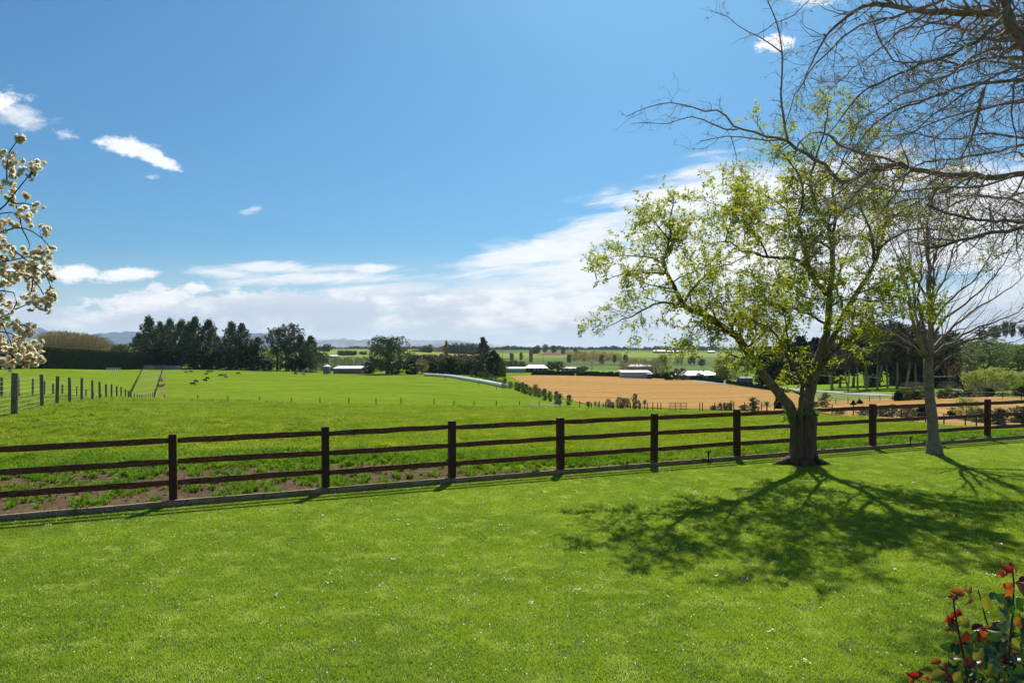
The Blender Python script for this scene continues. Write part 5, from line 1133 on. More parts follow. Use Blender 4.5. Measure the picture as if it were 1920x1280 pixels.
L = []; LEAN = .34
A = lambda *a, **k: L.append(limb(*a, rg=rg, **k))
D = D1
A([(1492, 795), (1484, 768), (1462, 738), (1432, 703), (1402, 660), (1382, 632), (1350, 611), (1320, 590), (1285, 575)], D, .150, .072, 0, -1.0)         # long left limb
A([(1285, 575), (1270, 548), (1253, 515), (1243, 490), (1250, 468), (1257, 440), (1255, 410), (1262, 385)], D, .070, .012, -1.0, -1.6)
A([(1285, 575), (1262, 570), (1239, 568), (1213, 577), (1186, 593), (1156, 603), (1140, 612)], D, .045, .008, -1.0, -1.5)
A([(1250, 512), (1218, 512), (1186, 508), (1158, 516), (1136, 526)], D, .032, .006, -1.2, -2.2)
A([(1244, 495), (1223, 483), (1192, 481), (1160, 480), (1142, 484)], D, .030, .006, -1.2, -.4)
A([(1257, 452), (1240, 430), (1222, 412), (1205, 400)], D, .024, .005, -1.4, -2.0)
A([(1285, 565), (1311, 526), (1332, 508), (1372, 494), (1400, 480)], D, .035, .010, -1.0, .3)
A([(1345, 608), (1318, 600), (1300, 612), (1290, 632), (1278, 648)], D, .030, .006, -.6, -1.8)
A([(1382, 632), (1360, 616), (1344, 600), (1330, 560), (1335, 530)], D, .040, .008, -.5, -2.2)
A([(1402, 660), (1418, 622), (1412, 590), (1420, 560), (1440, 535)], D, .038, .008, -.3, 1.5)
A([(1500, 790), (1501, 755), (1506, 725), (1493, 697), (1481, 676), (1470, 650), (1457, 630), (1435, 612), (1412, 600)], D, .075, .018, -.1, -1.8)       # small centre limb
A([(1470, 650), (1476, 622), (1470, 590), (1455, 560)], D, .030, .006, -1.0, -2.4)
A([(1478, 668), (1458, 672), (1440, 668), (1425, 676)], D, .018, .005, -1.0, -1.5)
A([(1512, 800), (1513, 765), (1519, 725), (1530, 688)], D, .175, .135, .05, .15)                                                                  # right stem
A([(1530, 692), (1541, 652), (1552, 612), (1554, 572), (1558, 533), (1560, 480), (1561, 448), (1554, 429), (1538, 400), (1528, 384), (1520, 350), (1528, 300), (1545, 250), (1552, 205)], D, .115, .014, .15, .5)
A([(1528, 694), (1546, 665), (1562, 630), (1583, 588), (1605, 551), (1628, 515), (1640, 492), (1652, 455), (1660, 420), (1668, 370), (1682, 320)], D, .105, .012, .15, 1.3)
A([(1540, 680), (1573, 650), (1599, 628), (1626, 610), (1652, 602), (1690, 592)], D, .050, .008, .2, -1.4)
A([(1548, 552), (1529, 526), (1515, 502), (1494, 489), (1470, 482), (1441, 483), (1412, 474), (1391, 470), (1377, 459), (1359, 454), (1335, 458)], D, .068, .010, .2, -1.6)
A([(1360, 454), (1364, 436), (1369, 417), (1375, 385), (1381, 352)], D, .020, .004, -1.4, -1.8)
A([(1517, 505), (1512, 470), (1502, 438), (1494, 417), (1506, 375), (1498, 330), (1470, 290), (1440, 262), (1420, 232)], D, .055, .008, .1, -.6)
A([(1441, 483), (1425, 455), (1405, 425), (1380, 405), (1350, 385), (1322, 376)], D, .030, .005, -.6, -2.4)
A([(1494, 417), (1470, 390), (1440, 370), (1410, 352), (1380, 335)], D, .030, .005, .0, 1.6)
A([(1561, 448), (1566, 400), (1562, 350), (1580, 300), (1602, 250), (1612, 205)], D, .045, .007, .4, 1.6)
A([(1640, 495), (1634, 450), (1626, 415), (1612, 385), (1606, 340), (1620, 290), (1640, 255)], D, .045, .008, 1.0, .2)
A([(1645, 470), (1672, 448), (1705, 432), (1750, 428), (1800, 446), (1850, 470)], D, .040, .006, 1.1, .2)
A([(1660, 425), (1690, 395), (1725, 375), (1765, 352), (1800, 345)], D, .035, .006, 1.2, 2.4)
A([(1605, 551), (1640, 540), (1680, 545), (1715, 560), (1745, 585)], D, .035, .006, .7, -.6)
A([(1583, 588), (1570, 540), (1578, 500), (1596, 460), (1600, 420)], D, .040, .007, .6, 2.6)
A([(1556, 560), (1525, 560), (1490, 550), (1455, 540), (1420, 530), (1385, 535)], D, .040, .006, .2, 2.6)
A([(1552, 612), (1520, 590), (1492, 580), (1462, 578), (1430, 565), (1400, 560)], D, .038, .006, .2, -2.8)
A([(1554, 575), (1590, 560), (1640, 565), (1680, 560)], D, .030, .006, .2, -2.6)
A([(1561, 470), (1530, 450), (1495, 445), (1460, 430), (1425, 415), (1395, 400)], D, .034, .005, .3, -2.6)
A([(1552, 425), (1585, 395), (1620, 372), (1650, 350), (1685, 335)], D, .032, .005, .4, -2.2)
mb = MB()
for i, (q, r) in enumerate(L):
    if r[0] >= .06: m1 = MB(); m1.tube(q, r, 10); put(m1, 'limb', M['bark'], T1, b1)
    else: mb.tube(q, r, 6)
s1 = []
for q, r in L:
    Ls = np.linalg.norm(np.diff(q, axis=0), axis=1).sum(); big = r[0] > .06
    s1 += spawn(q, r, rg, 8.0, (35, 75), lambda t: .95*(1-.5*t), (0, 0, .5), t0=.45 if big else .15, trop=(0, 0, .15), bmix=.3)
s2 = []
for q, r in s1: s2 += spawn(q, r, rg, 9.0, (30, 70), lambda t: .46*(1-.3*t), (0, 0, .3), t0=.15, seg=.09, nmin=3, rmin=.002, bmix=.2)
s2 += tipshoots(L[:], rg, 3, (.15, .32), .2, .002)
s3 = []
for q, r in s2: s3 += spawn(q, r, rg, 6, (30, 60), lambda t: .2, (0, 0, .3), t0=.3, seg=.07, nmin=2, rmin=.0018, bmix=.2)
for q, r in s1: mb.tube(q, r, 4, cap=False)
for q, r in s2: mb.tube(q, r, 3, cap=False)
for q, r in s3: mb.tube(q, r, 3, cap=False)
put(mb, 'small_branches', M['bark'], T1, b1, True, 'stuff')
Pn, Dn = alongpts(s2, .067, rg, .05); Pn2, Dn2 = alongpts(s3, .064, rg, .1); Pn3, Dn3 = alongpts(s1, .16, rg, .3)
Pn = np.vstack([Pn, Pn2, Pn3]); Dn = np.vstack([Dn, Dn2, Dn3])
keep = rg.uniform(0, 1, len(Pn)) < .97; Pn = Pn[keep]; Dn = Dn[keep]
print('tree1 nodes', len(Pn), len(s1), len(s2))
v, f = leaves(Pn-b1, Dn, 3, .074, rg)
link('leaves', npmesh('leaves', v, f, M['leafspring']), T1, kind='stuff')
# leafy shoots on the stump top
sh0 = []
for a in np.linspace(0, 6.2, 26):
    p = b1+np.array([math.cos(a)*.29, math.sin(a)*.25, rg.uniform(.95, 1.2)]); q = [p, p+np.array([math.cos(a)*.05, math.sin(a)*.05, .05]), p+np.array([math.cos(a)*.09, math.sin(a)*.09, .06+rg.uniform(-.06, .08)])]; sh0.append((np.array(q), np.array([.006, .004, .002])))
q = [b1+np.array([-.28, -.1, 1.12]), b1+np.array([-.40, -.14, 1.2]), b1+np.array([-.46, -.15, 1.14])]; sh0.append((np.array(q), np.array([.006, .004, .002])))
Pn, Dn = alongpts(sh0, .03, rg, .2); v, f = leaves(Pn-b1, Dn, 3, .075, rg)
link('stump_shoots', npmesh('stump_shoots', v, f, mat('shoot_leaf', (.10, .22, .02), .5, (.20, .30, .03), 2, island=True, trans=.4)), T1, kind='stuff')

# ------------------------------------------------------------------ TREE 2: slim bare tree
LEAN = .12; rg = np.random.default_rng(202); D2 = 17.4; b2_ = P3(1752, 851, D2)
T2 = treeobj('bare_tree', 'slim grey bare tree with upswept leafless branches right of the leafy tree', 'tree', b2_)
q, r = limb([(1752, 858), (1751, 848), (1750, 820), (1747, 780), (1743, 740), (1741, 700), (1741, 668)], D2, .165, .13, rg=rg, kink=.006)
r[:3] = [.225, .20, .17]; m1 = MB(); m1.tube(q, r, 16); put(m1, 'trunk', M['bark2'], T2, b2_)
L = []; D = D2
A([(1741, 672), (1744, 640), (1745, 600), (1742, 550), (1741, 500), (1738, 450), (1742, 400), (1752, 350), (1756, 300), (1750, 255)], D, .10, .008, 0, .4)
A([(1746, 668), (1772, 648), (1810, 640), (1860, 626), (1920, 600), (1965, 575)], D, .055, .008, 0, -1.0)
A([(1750, 700), (1775, 672), (1800, 662), (1850, 655), (1900, 640), (1950, 622)], D, .040, .006, 0, -2.4)
A([(1748, 664), (1780, 645), (1830, 615), (1880, 598), (1930, 570), (1960, 552)], D, .050, .007, 0, .8)
A([(1748, 655), (1775, 625), (1820, 585), (1870, 555), (1905, 530), (1940, 495)], D, .055, .007, .1, 1.8)
A([(1746, 640), (1770, 600), (1810, 568), (1850, 535), (1880, 495), (1910, 440)], D, .048, .007, .1, -1.2)
A([(1745, 615), (1765, 580), (1800, 545), (1830, 520), (1860, 470), (1885, 405)], D, .042, .006, .1, .9)
A([(1745, 600), (1752, 560), (1772, 520), (1785, 480), (1800, 430), (1815, 370)], D, .045, .006, .1, 2.0)
A([(1744, 590), (1750, 540), (1752, 480), (1770, 430), (1780, 370), (1790, 310)], D, .040, .006, .1, -1.6)
A([(1742, 520), (1755, 480), (1762, 430), (1775, 390), (1785, 340)], D, .030, .005, .1, .5)
A([(1738, 668), (1722, 640), (1712, 610), (1708, 580), (1700, 540), (1690, 500), (1675, 465), (1660, 430)], D, .070, .007, 0, -.9)
A([(1736, 666), (1722, 615), (1715, 580), (1712, 530), (1706, 480), (1702, 430), (1695, 380)], D, .055, .006, 0, 1.4)
A([(1738, 660), (1730, 600), (1722, 560), (1728, 500), (1722, 440), (1725, 380), (1720, 330)], D, .045, .006, 0, -2.0)
A([(1735, 672), (1705, 655), (1670, 642), (1630, 650), (1600, 660)], D, .030, .005, 0, -1.0)
A([(1734, 668), (1700, 640), (1665, 622), (1630, 612), (1600, 600)], D, .034, .005, 0, 1.2)
A([(1712, 580), (1690, 555), (1665, 530), (1640, 500), (1620, 470)], D, .030, .005, -.3, -2.0)
A([(1742, 560), (1715, 520), (1690, 470), (1672, 420), (1660, 370)], D, .032, .005, .1, 1.8)
A([(1740, 480), (1730, 430), (1718, 390), (1712, 340), (1705, 300)], D, .026, .004, .1, -1.2)
mb = MB()
for q, r in L:
    if r[0] > .045: m1 = MB(); m1.tube(q, r, 8); put(m1, 'limb', M['bark2'], T2, b2_)
    else: mb.tube(q, r, 5)
s1 = []
for q, r in L: s1 += spawn(q, r, rg, 4.6, (14, 38), lambda t: 1.5*(1-.5*t), (0, 0, .4), t0=.12, kink=.10, trop=(0, 0, .10), bmix=.3, seg=.18)
s2 = []
for q, r in s1: s2 += spawn(q, r, rg, 4.8, (18, 48), lambda t: .6*(1-.3*t), (0, 0, .3), t0=.12, kink=.13, seg=.13, rmin=.0022, bmix=.2)
s2 += tipshoots(L, rg, 3, (.4, .9), .1, .0022)
for q, r in s1: mb.tube(q, r, 4, cap=False)
for q, r in s2: mb.tube(q, r, 3, cap=False)
put(mb, 'twigs', M['twig'], T2, b2_, True, 'stuff')
Pn, Dn = alongpts(s2, .16, rg, .2); v, f = leaves(Pn-b2_, Dn, 1, .022, rg)
link('buds', npmesh('buds', v, f, M['twig3']), T2, kind='stuff')
print('tree2', len(s1), len(s2))

# ------------------------------------------------------------------ TREE 3: overhanging bare branches from the right
LEAN = 0.0; rg = np.random.default_rng(303); D = 10.0; base3 = np.array([10.8, 9.4, 0.0])
T3 = treeobj('overhanging_tree', 'bare budding branches arching in overhead from a tree out of view on the right', 'tree', base3)
L = []; N0 = len(L)
hub = P3(2080, -150, 9.9)
m1 = MB(); tp = smooth_path([base3+[0, 0, -.2], base3+[-.05, 0, .8], base3+[-.15, .1, 2.0], base3+[-.5, .3, 3.6], P3(2200, -60, 9.7), hub], 26); m1.tube(tp, np.linspace(.30, .17, 26), 14); put(m1, 'trunk', M['bark3'], T3, base3)
A([(2330, 260), (2200, 285), (2060, 310), (1920, 325), (1871, 332), (1825, 328), (1778, 327), (1743, 321), (1707, 316), (1684, 306), (1670, 313), (1637, 318), (1609, 330), (1586, 341), (1555, 323), (1543, 306), (1520, 299), (1500, 284), (1477, 265)], D, .085, .028, .3, 0)
A([(1477, 265), (1465, 261), (1429, 255), (1406, 245), (1383, 242), (1364, 220), (1350, 207), (1324, 211), (1301, 204), (1277, 196), (1254, 193), (1228, 198), (1202, 206), (1174, 219)], D, .024, .005, 0, -.4, kink=.005)
A([(1383, 243), (1354, 241), (1333, 231), (1310, 221), (1284, 220), (1263, 231), (1237, 232), (1209, 231), (1183, 232)], D, .014, .004, -.1, -.3, kink=.005)
A([(1465, 262), (1430, 264), (1404, 260), (1371, 255), (1347, 259), (1312, 265)], D, .016, .007, 0, .2, kink=.005)
A([(1347, 259), (1335, 272), (1322, 277), (1302, 279)], D, .006, .003, .1, .2, kink=.005)
A([(1371, 257), (1376, 280), (1382, 300), (1372, 320), (1365, 342)], D, .008, .003, .1, .3, kink=.005)
A([(1477, 262), (1469, 225), (1465, 192), (1466, 150), (1467, 101), (1460, 59), (1451, 26), (1439, 0), (1430, -30)], D, .022, .008, 0, .2, kink=.006)
A([(1465, 98), (1437, 77), (1415, 64), (1387, 52), (1371, 37), (1343, 23)], D, .013, .004, .1, -.1, kink=.005)
A([(1418, 66), (1440, 52), (1455, 42), (1488, 30), (1507, 9), (1530, -5), (1560, -10)], D, .007, .010, 0, .3, kink=.005)
A([(1490, 290), (1507, 258), (1540, 248), (1556, 256), (1567, 269), (1590, 279), (1630, 290), (1670, 300), (1700, 312)], D, .014, .025, 0, .2)
A([(2080, -150), (1990, -40), (1925, 70), (1900, 45), (1885, 30), (1871, 25), (1825, 26), (1789, 23), (1731, 22), (1703, 16), (1665, 9), (1637, 7), (1600, 22), (1560, 55), (1530, 100), (1512, 140)], 9.9, .13, .010, 0, .3)
A([(2080, -150), (2010, 0), (1960, 130), (1925, 90), (1905, 60), (1890, 20), (1868, -30)], 9.8, .12, .05, 0, -.2)
A([(2350, 190), (2100, 150), (1920, 115), (1860, 108), (1801, 122), (1754, 112), (1707, 117), (1672, 112), (1656, 89), (1644, 56), (1632, 23)], D, .055, .010, 1.0, .6)
A([(2350, 205), (2100, 165), (1920, 152), (1860, 155), (1801, 164), (1743, 185), (1684, 206), (1651, 223), (1623, 253), (1604, 274), (1580, 310)], D, .060, .008, -.8, -.6)
A([(1960, -80), (1910, -20), (1885, 19), (1871, 40), (1836, 73), (1789, 98), (1743, 115), (1703, 131), (1660, 150), (1625, 169), (1602, 187), (1570, 230), (1545, 270)], D, .050, .006, -.5, -1.0)
A([(1960, -140), (1850, -60), (1768, 0), (1719, 16), (1684, 30), (1637, 40), (1590, 63), (1555, 94), (1520, 131), (1490, 180), (1470, 240)], D, .045, .006, -.3, -.3)
A([(2080, 80), (1980, 85), (1900, 90), (1840, 100), (1780, 140), (1720, 165), (1670, 190), (1610, 230), (1560, 280), (1520, 350)], D, .04, .005, .8, .2)
A([(2350, 380), (2100, 405), (1920, 419), (1895, 412), (1860, 416), (1813, 409), (1771, 398), (1740, 385)], D, .055, .020, .5, 0)
A([(2350, 400), (2050, 415), (1920, 426), (1895, 435), (1848, 437), (1801, 451), (1766, 461), (1738, 464)], D, .055, .024, -.2, -.3)
A([(1797, 452), (1775, 449), (1754, 449), (1715, 456)], D, .020, .010, -.3, -.1)
A([(2350, 210), (2100, 240), (1920, 271), (1871, 283), (1825, 292), (1778, 298), (1731, 304), (1715, 311), (1680, 340), (1640, 370), (1600, 385), (1560, 400)], D, .05, .006, .9, 1.6)
A([(2100, 440), (1960, 400), (1880, 370), (1820, 370), (1760, 395), (1700, 405), (1650, 400)], D, .03, .006, 1.0, .6)
A([(1900, 330), (1860, 345), (1800, 350), (1740, 352), (1680, 360), (1620, 350), (1560, 345)], D, .025, .005, -.5, -.9)
A([(1845, 165), (1838, 200), (1830, 240), (1815, 270), (1800, 300)], D, .030, .012, -.7, .2)
A([(1900, 160), (1895, 200), (1905, 260), (1900, 300)], D, .018, .008, -.5, .2)
A([(2000, 200), (1930, 190), (1860, 200), (1790, 215), (1730, 240), (1670, 262), (1610, 300)], D, .03, .006, .3, 1.2)
A([(2100, -20), (1990, 20), (1900, 60), (1820, 55), (1750, 45), (1690, 60), (1640, 100), (1590, 140), (1540, 190), (1510, 230)], D, .04, .005, 1.2, 1.0)
A([(2050, 130), (1960, 125), (1880, 135), (1810, 175), (1750, 215), (1700, 260), (1660, 290)], D, .035, .006, -1.3, -1.4)
for pl, r_ in (([(1609, 330), (1570, 365), (1530, 385), (1480, 400), (1440, 412)], .018), ([(1637, 318), (1600, 370), (1560, 420), (1520, 450)], .016), ([(1707, 316), (1680, 360), (1640, 410), (1600, 450), (1570, 480)], .018), ([(1778, 327), (1740, 380), (1700, 430), (1660, 470)], .018),
    ([(1850, 330), (1820, 390), (1790, 440), (1740, 480)], .018), ([(1920, 330), (1890, 380), (1850, 420), (1800, 440)], .018), ([(1825, 328), (1790, 350), (1730, 372), (1660, 385), (1600, 400)], .018), ([(1980, 330), (1950, 400), (1900, 460), (1850, 500)], .018)): A(pl, D, r_, .004, rg.uniform(-.2, .2), rg.uniform(-.9, .6))
for k, (pl, dz) in enumerate((([(2300, 250), (2060, 250), (1930, 262), (1850, 250), (1780, 262), (1700, 250), (1640, 262)], 4.0), ([(2300, 150), (2050, 170), (1940, 185), (1860, 200), (1790, 232), (1730, 282)], 3.2), ([(2300, 60), (2060, 90), (1930, 120), (1840, 118), (1760, 150), (1690, 172)], 4.6),
    ([(2300, 330), (2080, 350), (1960, 352), (1880, 372), (1800, 366), (1740, 388)], 3.4), ([(2300, -20), (2050, 10), (1930, 45), (1850, 62), (1780, 52), (1700, 72)], 3.8), ([(2300, 400), (2060, 400), (1960, 420), (1890, 412), (1830, 436)], 2.6))): A(pl, D, .06, .008, dz*.6, dz)
mb = MB()
for q, r in L:
    if r[0] >= .040: m1 = MB(); m1.tube(q, r, 9); put(m1, 'branch', M['bark3'], T3, base3)
    else: mb.tube(q, r, 6)
s1 = []
for q, r in L:
    xs_n = (q[:, 0]/q[:, 1]*F+960); vis = float((xs_n < 2000).mean())
    s1 += spawn(q, r, rg, 14 if xs_n.min() > 1500 else 9, (25, 65), lambda t: .95*(1-.3*t)*(1.0 if xs_n.mean() > 1480 else .28), (-.5, -.1, -.15), t0=.12, kink=.24, trop=(-.08, 0, -.06), bmix=.32, seg=.08)
s2 = []
for q, r in s1: s2 += spawn(q, r, rg, 7.0, (30, 75), lambda t: .36*(1-.3*t), (-.2, 0, 0), t0=.12, kink=.28, seg=.07, rmin=.0022, trop=(-.1, 0, -.1), bmix=.25)
s3 = []
for q, r in s2: s3 += spawn(q, r, rg, 5.5, (30, 70), lambda t: .09, (0, 0, .1), t0=.1, kink=.2, seg=.04, nmin=2, rmin=.0018, bmix=.2)
s3b = []
for q, r in L+s1: s3b += spawn(q, r, rg, 3.5, (40, 80), lambda t: .06, (0, 0, .1), t0=.1, kink=.15, seg=.04, nmin=2, rmin=.0025, bmix=.2)
for q, r in s1: mb.tube(q, r, 5, cap=False)
for q, r in s2: mb.tube(q, r, 3, cap=False)
for q, r in s3+s3b: mb.tube(q, r, 3, cap=False)
put(mb, 'twigs', M['twig3'], T3, base3, True, 'stuff')
ends = np.array([q[-1] for q, r in s3+s3b]); ed = np.array([(q[-1]-q[-2])/(np.linalg.norm(q[-1]-q[-2])+1e-9) for q, r in s3+s3b])
kk = rg.uniform(0, 1, len(ends)) < .5; v, f = leaves(ends[kk]-base3, ed[kk], 1, .026, rg, w=.5)
link('buds', npmesh('buds', v, f, M['twig3']), T3, kind='stuff')
kk = rg.uniform(0, 1, len(ends)) < .11; v, f = leaves(ends[kk]-base3, ed[kk], 5, .042, rg, w=.5)
link('opening_leaves', npmesh('opening_leaves', v, f, M['bud']), T3, kind='stuff')
print('tree3', len(s1), len(s2), len(s3))

# ------------------------------------------------------------------ BLOSSOM TREE at the left edge
rg = np.random.default_rng(404); DB = 4.0; base4 = np.array([-4.9, 4.3, 0.0])
T4 = treeobj('blossom_tree', 'cream double blossom on thin arching twigs hanging in from the left edge', 'blossom tree', base4)
m1 = MB(); tp = smooth_path([base4, base4+[.05, 0, .9], base4+[.1, -.05, 1.8], base4+[.0, -.1, 2.6], base4+[.1, 0, 3.5]], 16); m1.tube(tp, np.linspace(.11, .05, 16), 10); put(m1, 'trunk', M['bark'], T4, base4)
def on(py): 
    z = CAMZ-(py-HY)/F*DB; i = int(np.argmin(np.abs(tp[:, 2]-z))); return tp[i]
BR = [[(-130, 470), (-60, 410), (0, 353), (12, 342), (13, 300), (20, 280), (33, 263)], [(-130, 500), (0, 393), (10, 384), (22, 370), (35, 352), (50, 335), (58, 325)], [(20, 373), (30, 381), (45, 381), (62, 385)], [(28, 381), (37, 405), (40, 425), (50, 445), (56, 460), (53, 468)],
 [(-130, 470), (-60, 445), (0, 436), (28, 427), (45, 428), (70, 440), (88, 455), (95, 465)], [(-130, 490), (-60, 470), (0, 463), (17, 458), (30, 472), (50, 488), (70, 503), (85, 515), (95, 535), (92, 548)], [(-130, 540), (-60, 520), (0, 509), (20, 509), (50, 515), (65, 527), (75, 540), (85, 557)],
 [(-130, 590), (-60, 560), (0, 545), (20, 545), (31, 560), (28, 580), (15, 592), (0, 595)], [(28, 580), (40, 575), (52, 570)], [(61, 525), (60, 540), (56, 555)], [(-130, 610), (0, 595), (10, 620), (20, 640), (25, 660)], [(-130, 640), (-40, 620), (5, 622), (25, 627), (45, 640), (60, 650)], [(-130, 670), (-40, 650), (0, 665), (30, 670), (60, 672), (78, 673)],
 [(-130, 430), (-40, 410), (0, 400), (25, 398), (50, 410)], [(-130, 520), (-40, 495), (0, 490), (30, 488), (60, 478), (80, 474)], [(-130, 570), (-30, 585), (10, 600), (30, 605), (50, 612)], [(-130, 380), (-40, 330), (0, 300), (10, 290)]]
LB = []
for k, b in enumerate(BR):
    dz = rg.uniform(-.25, .25); P_ = [P3(px, py, DB+dz+rg.uniform(-.04, .04)) for px, py in b]
    if b[0][0] == -130: P_[0] = on(b[0][1]+60)
    q = smooth_path(P_, max(8, len(b)*4)); r0 = .016 if b[0][0] == -130 else .005; LB.append((q, np.linspace(r0, .0026, len(q)))); m1 = MB(); m1.tube(q, LB[-1][1], 6); put(m1, 'branch', M['cherrytwig'], T4, base4)
CL = [(39,259),(8,289),(29,297),(21,310),(38,318),(25,326),(67,308),(60,326),(49,366),(70,386),(16,349),(16,371),(22,381),(35,402),(51,400),(52,415),(29,422),(8,412),(8,423),(81,437),(85,428),(94,466),(6,451),(48,470),(74,474),(8,462),(10,478),(4,490),(22,476),(67,480),(82,474),(85,493),(30,497),(37,507),(49,500),(61,493),(67,509),(55,520),(73,522),(91,511),(99,523),(61,537),(55,557),(59,569),(92,548),(98,557),(84,563),(88,574),(2,557),(20,570),(12,584),(4,509),(28,515),(26,610),(43,608),(59,618),(40,622),(50,627),(35,641),(6,633),(8,645),(57,643),(67,647),(57,653),(22,657),(37,659),(51,665),(8,667),(26,677),(47,680),(14,684),(65,675),(79,673),(59,676),(3,605),(18,522),(2,530),(36,650),(20,640),(2,655),(3,677),(30,668)]
def pompom(seed):
    g = np.random.default_rng(seed); v = []; q = []; mi = []; n0 = 0
    for f in range(g.integers(4, 7)):
        c = g.normal(size=3)*.016; ax_ = c/np.linalg.norm(c)+g.normal(size=3)*.5+np.array([0, -.2, -.4]); ax_ /= np.linalg.norm(ax_)
        a = np.cross(ax_, [0, .3, 1.]); a /= np.linalg.norm(a); b = np.cross(ax_, a)
        for ring, (npt, el, sz) in enumerate(((9, .15, .021), (8, .6, .019), (6, 1.05, .014))):
            for j in range(npt):
                th = j*6.283/npt+ring*.4+g.uniform(-.2, .2); e = el+g.uniform(-.15, .15); d = (a*math.cos(th)+b*math.sin(th))*math.cos(e)+ax_*math.sin(e); sd = np.cross(d, ax_); sd /= np.linalg.norm(sd)+1e-9; s = sz*g.uniform(.8, 1.15)
                up_ = np.cross(sd, d)
                pts = [c, c+d*s*.55+sd*s*.42+up_*.002, c+d*s*1.0+sd*s*.28-up_*s*.1, c+d*s*.9, c+d*s*1.0-sd*s*.28-up_*s*.1, c+d*s*.55-sd*s*.42+up_*.002]
                v += pts; q += [(n0, n0+1, n0+2, n0+3), (n0, n0+3, n0+4, n0+5)]; mi += [0, 0]; n0 += 6
        for j in range(4):                                       # rusty calyx and bronze leaflets
            d = -ax_+g.normal(size=3)*.7; d /= np.linalg.norm(d); sd = np.cross(d, g.normal(size=3)); sd /= np.linalg.norm(sd); s = g.uniform(.012, .026)
            v += [c, c+d*s*.5+sd*s*.3, c+d*s, c+d*s*.5-sd*s*.3, c+d*s*.5, c]; q += [(n0, n0+1, n0+2, n0+3), (n0, n0+3, n0+2, n0+1)]; mi += [1, 1]; n0 += 6
    return npmesh('blossom', v, np.array(q), None, False, [M['flower'], M['petalpink']], mi)
PM = [pompom(i) for i in range(8)]
allp = np.vstack([q for q, r in LB]); mb = MB()
for i, (px, py) in enumerate(CL):
    d0 = DB+rg.uniform(-.22, .22)
    # nearest traced twig in view
    pp = np.stack([allp[:, 0]/allp[:, 1]*F+960, HY-(allp[:, 2]-CAMZ)/allp[:, 1]*F], 1); j = int(np.argmin(((pp-[px, py])**2).sum(1))); a = allp[j]
    c = P3(px, py, a[1]+rg.uniform(-.05, .05)); o = link('blossom', PM[i % 8], T4, Vector(c-base4)); o.rotation_euler = tuple(rg.uniform(0, 6.28, 3)); s = rg.uniform(.80, 1.12)*(1.0 if (px, py) != (70, 386) else .7); o.scale = (s, s, s*.9)
    md = (a+c)/2+rg.normal(size=3)*.008+np.array([0, 0, .006]); mb.tube(smooth_path([a, md, c], 6), .0016, 4, cap=False)
put(mb, 'flower_stalks', M['cherrytwig'], T4, base4, False, 'stuff')

# ------------------------------------------------------------------ ROSE in the right corner
rg = np.random.default_rng(505); DR = 2.9; base5 = np.array([2.02, 2.95, 0.0])
T5 = treeobj('rose_bush', 'tall rose with red young leaves and dark green foliage in the bottom right corner', 'rose bush', base5)
ST = [([(1815, 1330), (1814, 1280), (1810, 1245), (1804, 1216), (1798, 1186), (1792, 1159), (1788, 1131), (1787, 1120)], -.15, .0075, .003), ([(1880, 1330), (1875, 1280), (1870, 1235), (1864, 1212), (1857, 1186), (1847, 1155), (1839, 1124), (1834, 1104)], .1, .006, .0025),
 ([(1892, 1330), (1891, 1260), (1893, 1210), (1896, 1180), (1899, 1150), (1900, 1120), (1901, 1085), (1897, 1060)], -.05, .007, .003), ([(1850, 1340), (1800, 1285), (1776, 1262), (1765, 1248), (1755, 1242)], -.1, .004, .002), ([(1840, 1350), (1760, 1300), (1730, 1285), (1722, 1272)], -.2, .004, .002), ([(1925, 1340), (1925, 1240), (1922, 1180), (1914, 1120)], .15, .005, .003), ([(1862, 1210), (1848, 1195), (1830, 1190)], .1, .003, .002), ([(1900, 1140), (1885, 1128), (1866, 1120)], .0, .003, .002), ([(1792, 1150), (1782, 1160), (1778, 1172)], -.15, .0025, .0015), ([(1788, 1128), (1806, 1106), (1822, 1110)], -.15, .0025, .0015)]
stp = []
for k, (b, dz, r0, r1) in enumerate(ST):
    P_ = [P3(px, py, DR+dz) for px, py in b]
    if b[0][1] >= 1320: P_ = [base5+rg.normal(size=3)*[.07, .07, 0], base5*.5+P_[0]*.5+rg.normal(size=3)*.03]+P_
    q = smooth_path(P_, 26 if b[0][1] >= 1320 else 8); m1 = MB(); rad = np.linspace(r0*(1.5 if b[0][1] >= 1320 else 1), r1, len(q)); m1.tube(q, rad, 7)
    if b[0][1] >= 1320:
        for j in range(6, len(q)-3, 2):                        # thorns
            d = rg.normal(size=3); d[2] = -.2; d /= np.linalg.norm(d); m1.tube([q[j], q[j]+d*.012], [.0025, .0002], 4, cap=False)
    put(m1, 'stem', M['rose_stem'], T5, base5); stp.append(q)
def roseleaf(seed, lim=6, fold=.25, curl=.35):
    g = np.random.default_rng(seed); v = []; q = []; t_ = []; n = 12
    for i in range(n+1):
        t = i/n; w = .33*math.sin(math.pi*min(1, t*.97+.03)**.85)*(1+.13*(-1)**i); z = -curl*t*t
        v += [(t, -w, z+fold*w), (t, -w*.5, z+fold*w*.35), (t, 0, z), (t, w*.5, z+fold*w*.35), (t, w, z+fold*w)]
    for i in range(n):
        for j in range(4): q.append((i*5+j, (i+1)*5+j, (i+1)*5+j+1, i*5+j+1))
    return np.array(v), q
RL = {}
for key, cu, fo in (('rose_green', .25, .3), ('rose_lime', .3, .3), ('rose_red', .8, .8), ('rose_orange', .5, .4), ('rose_maroon', .4, .35)):
    v, q = roseleaf(1, curl=cu, fold=fo); RL[key] = npmesh('leaf', v, np.array(q), M[key], True)
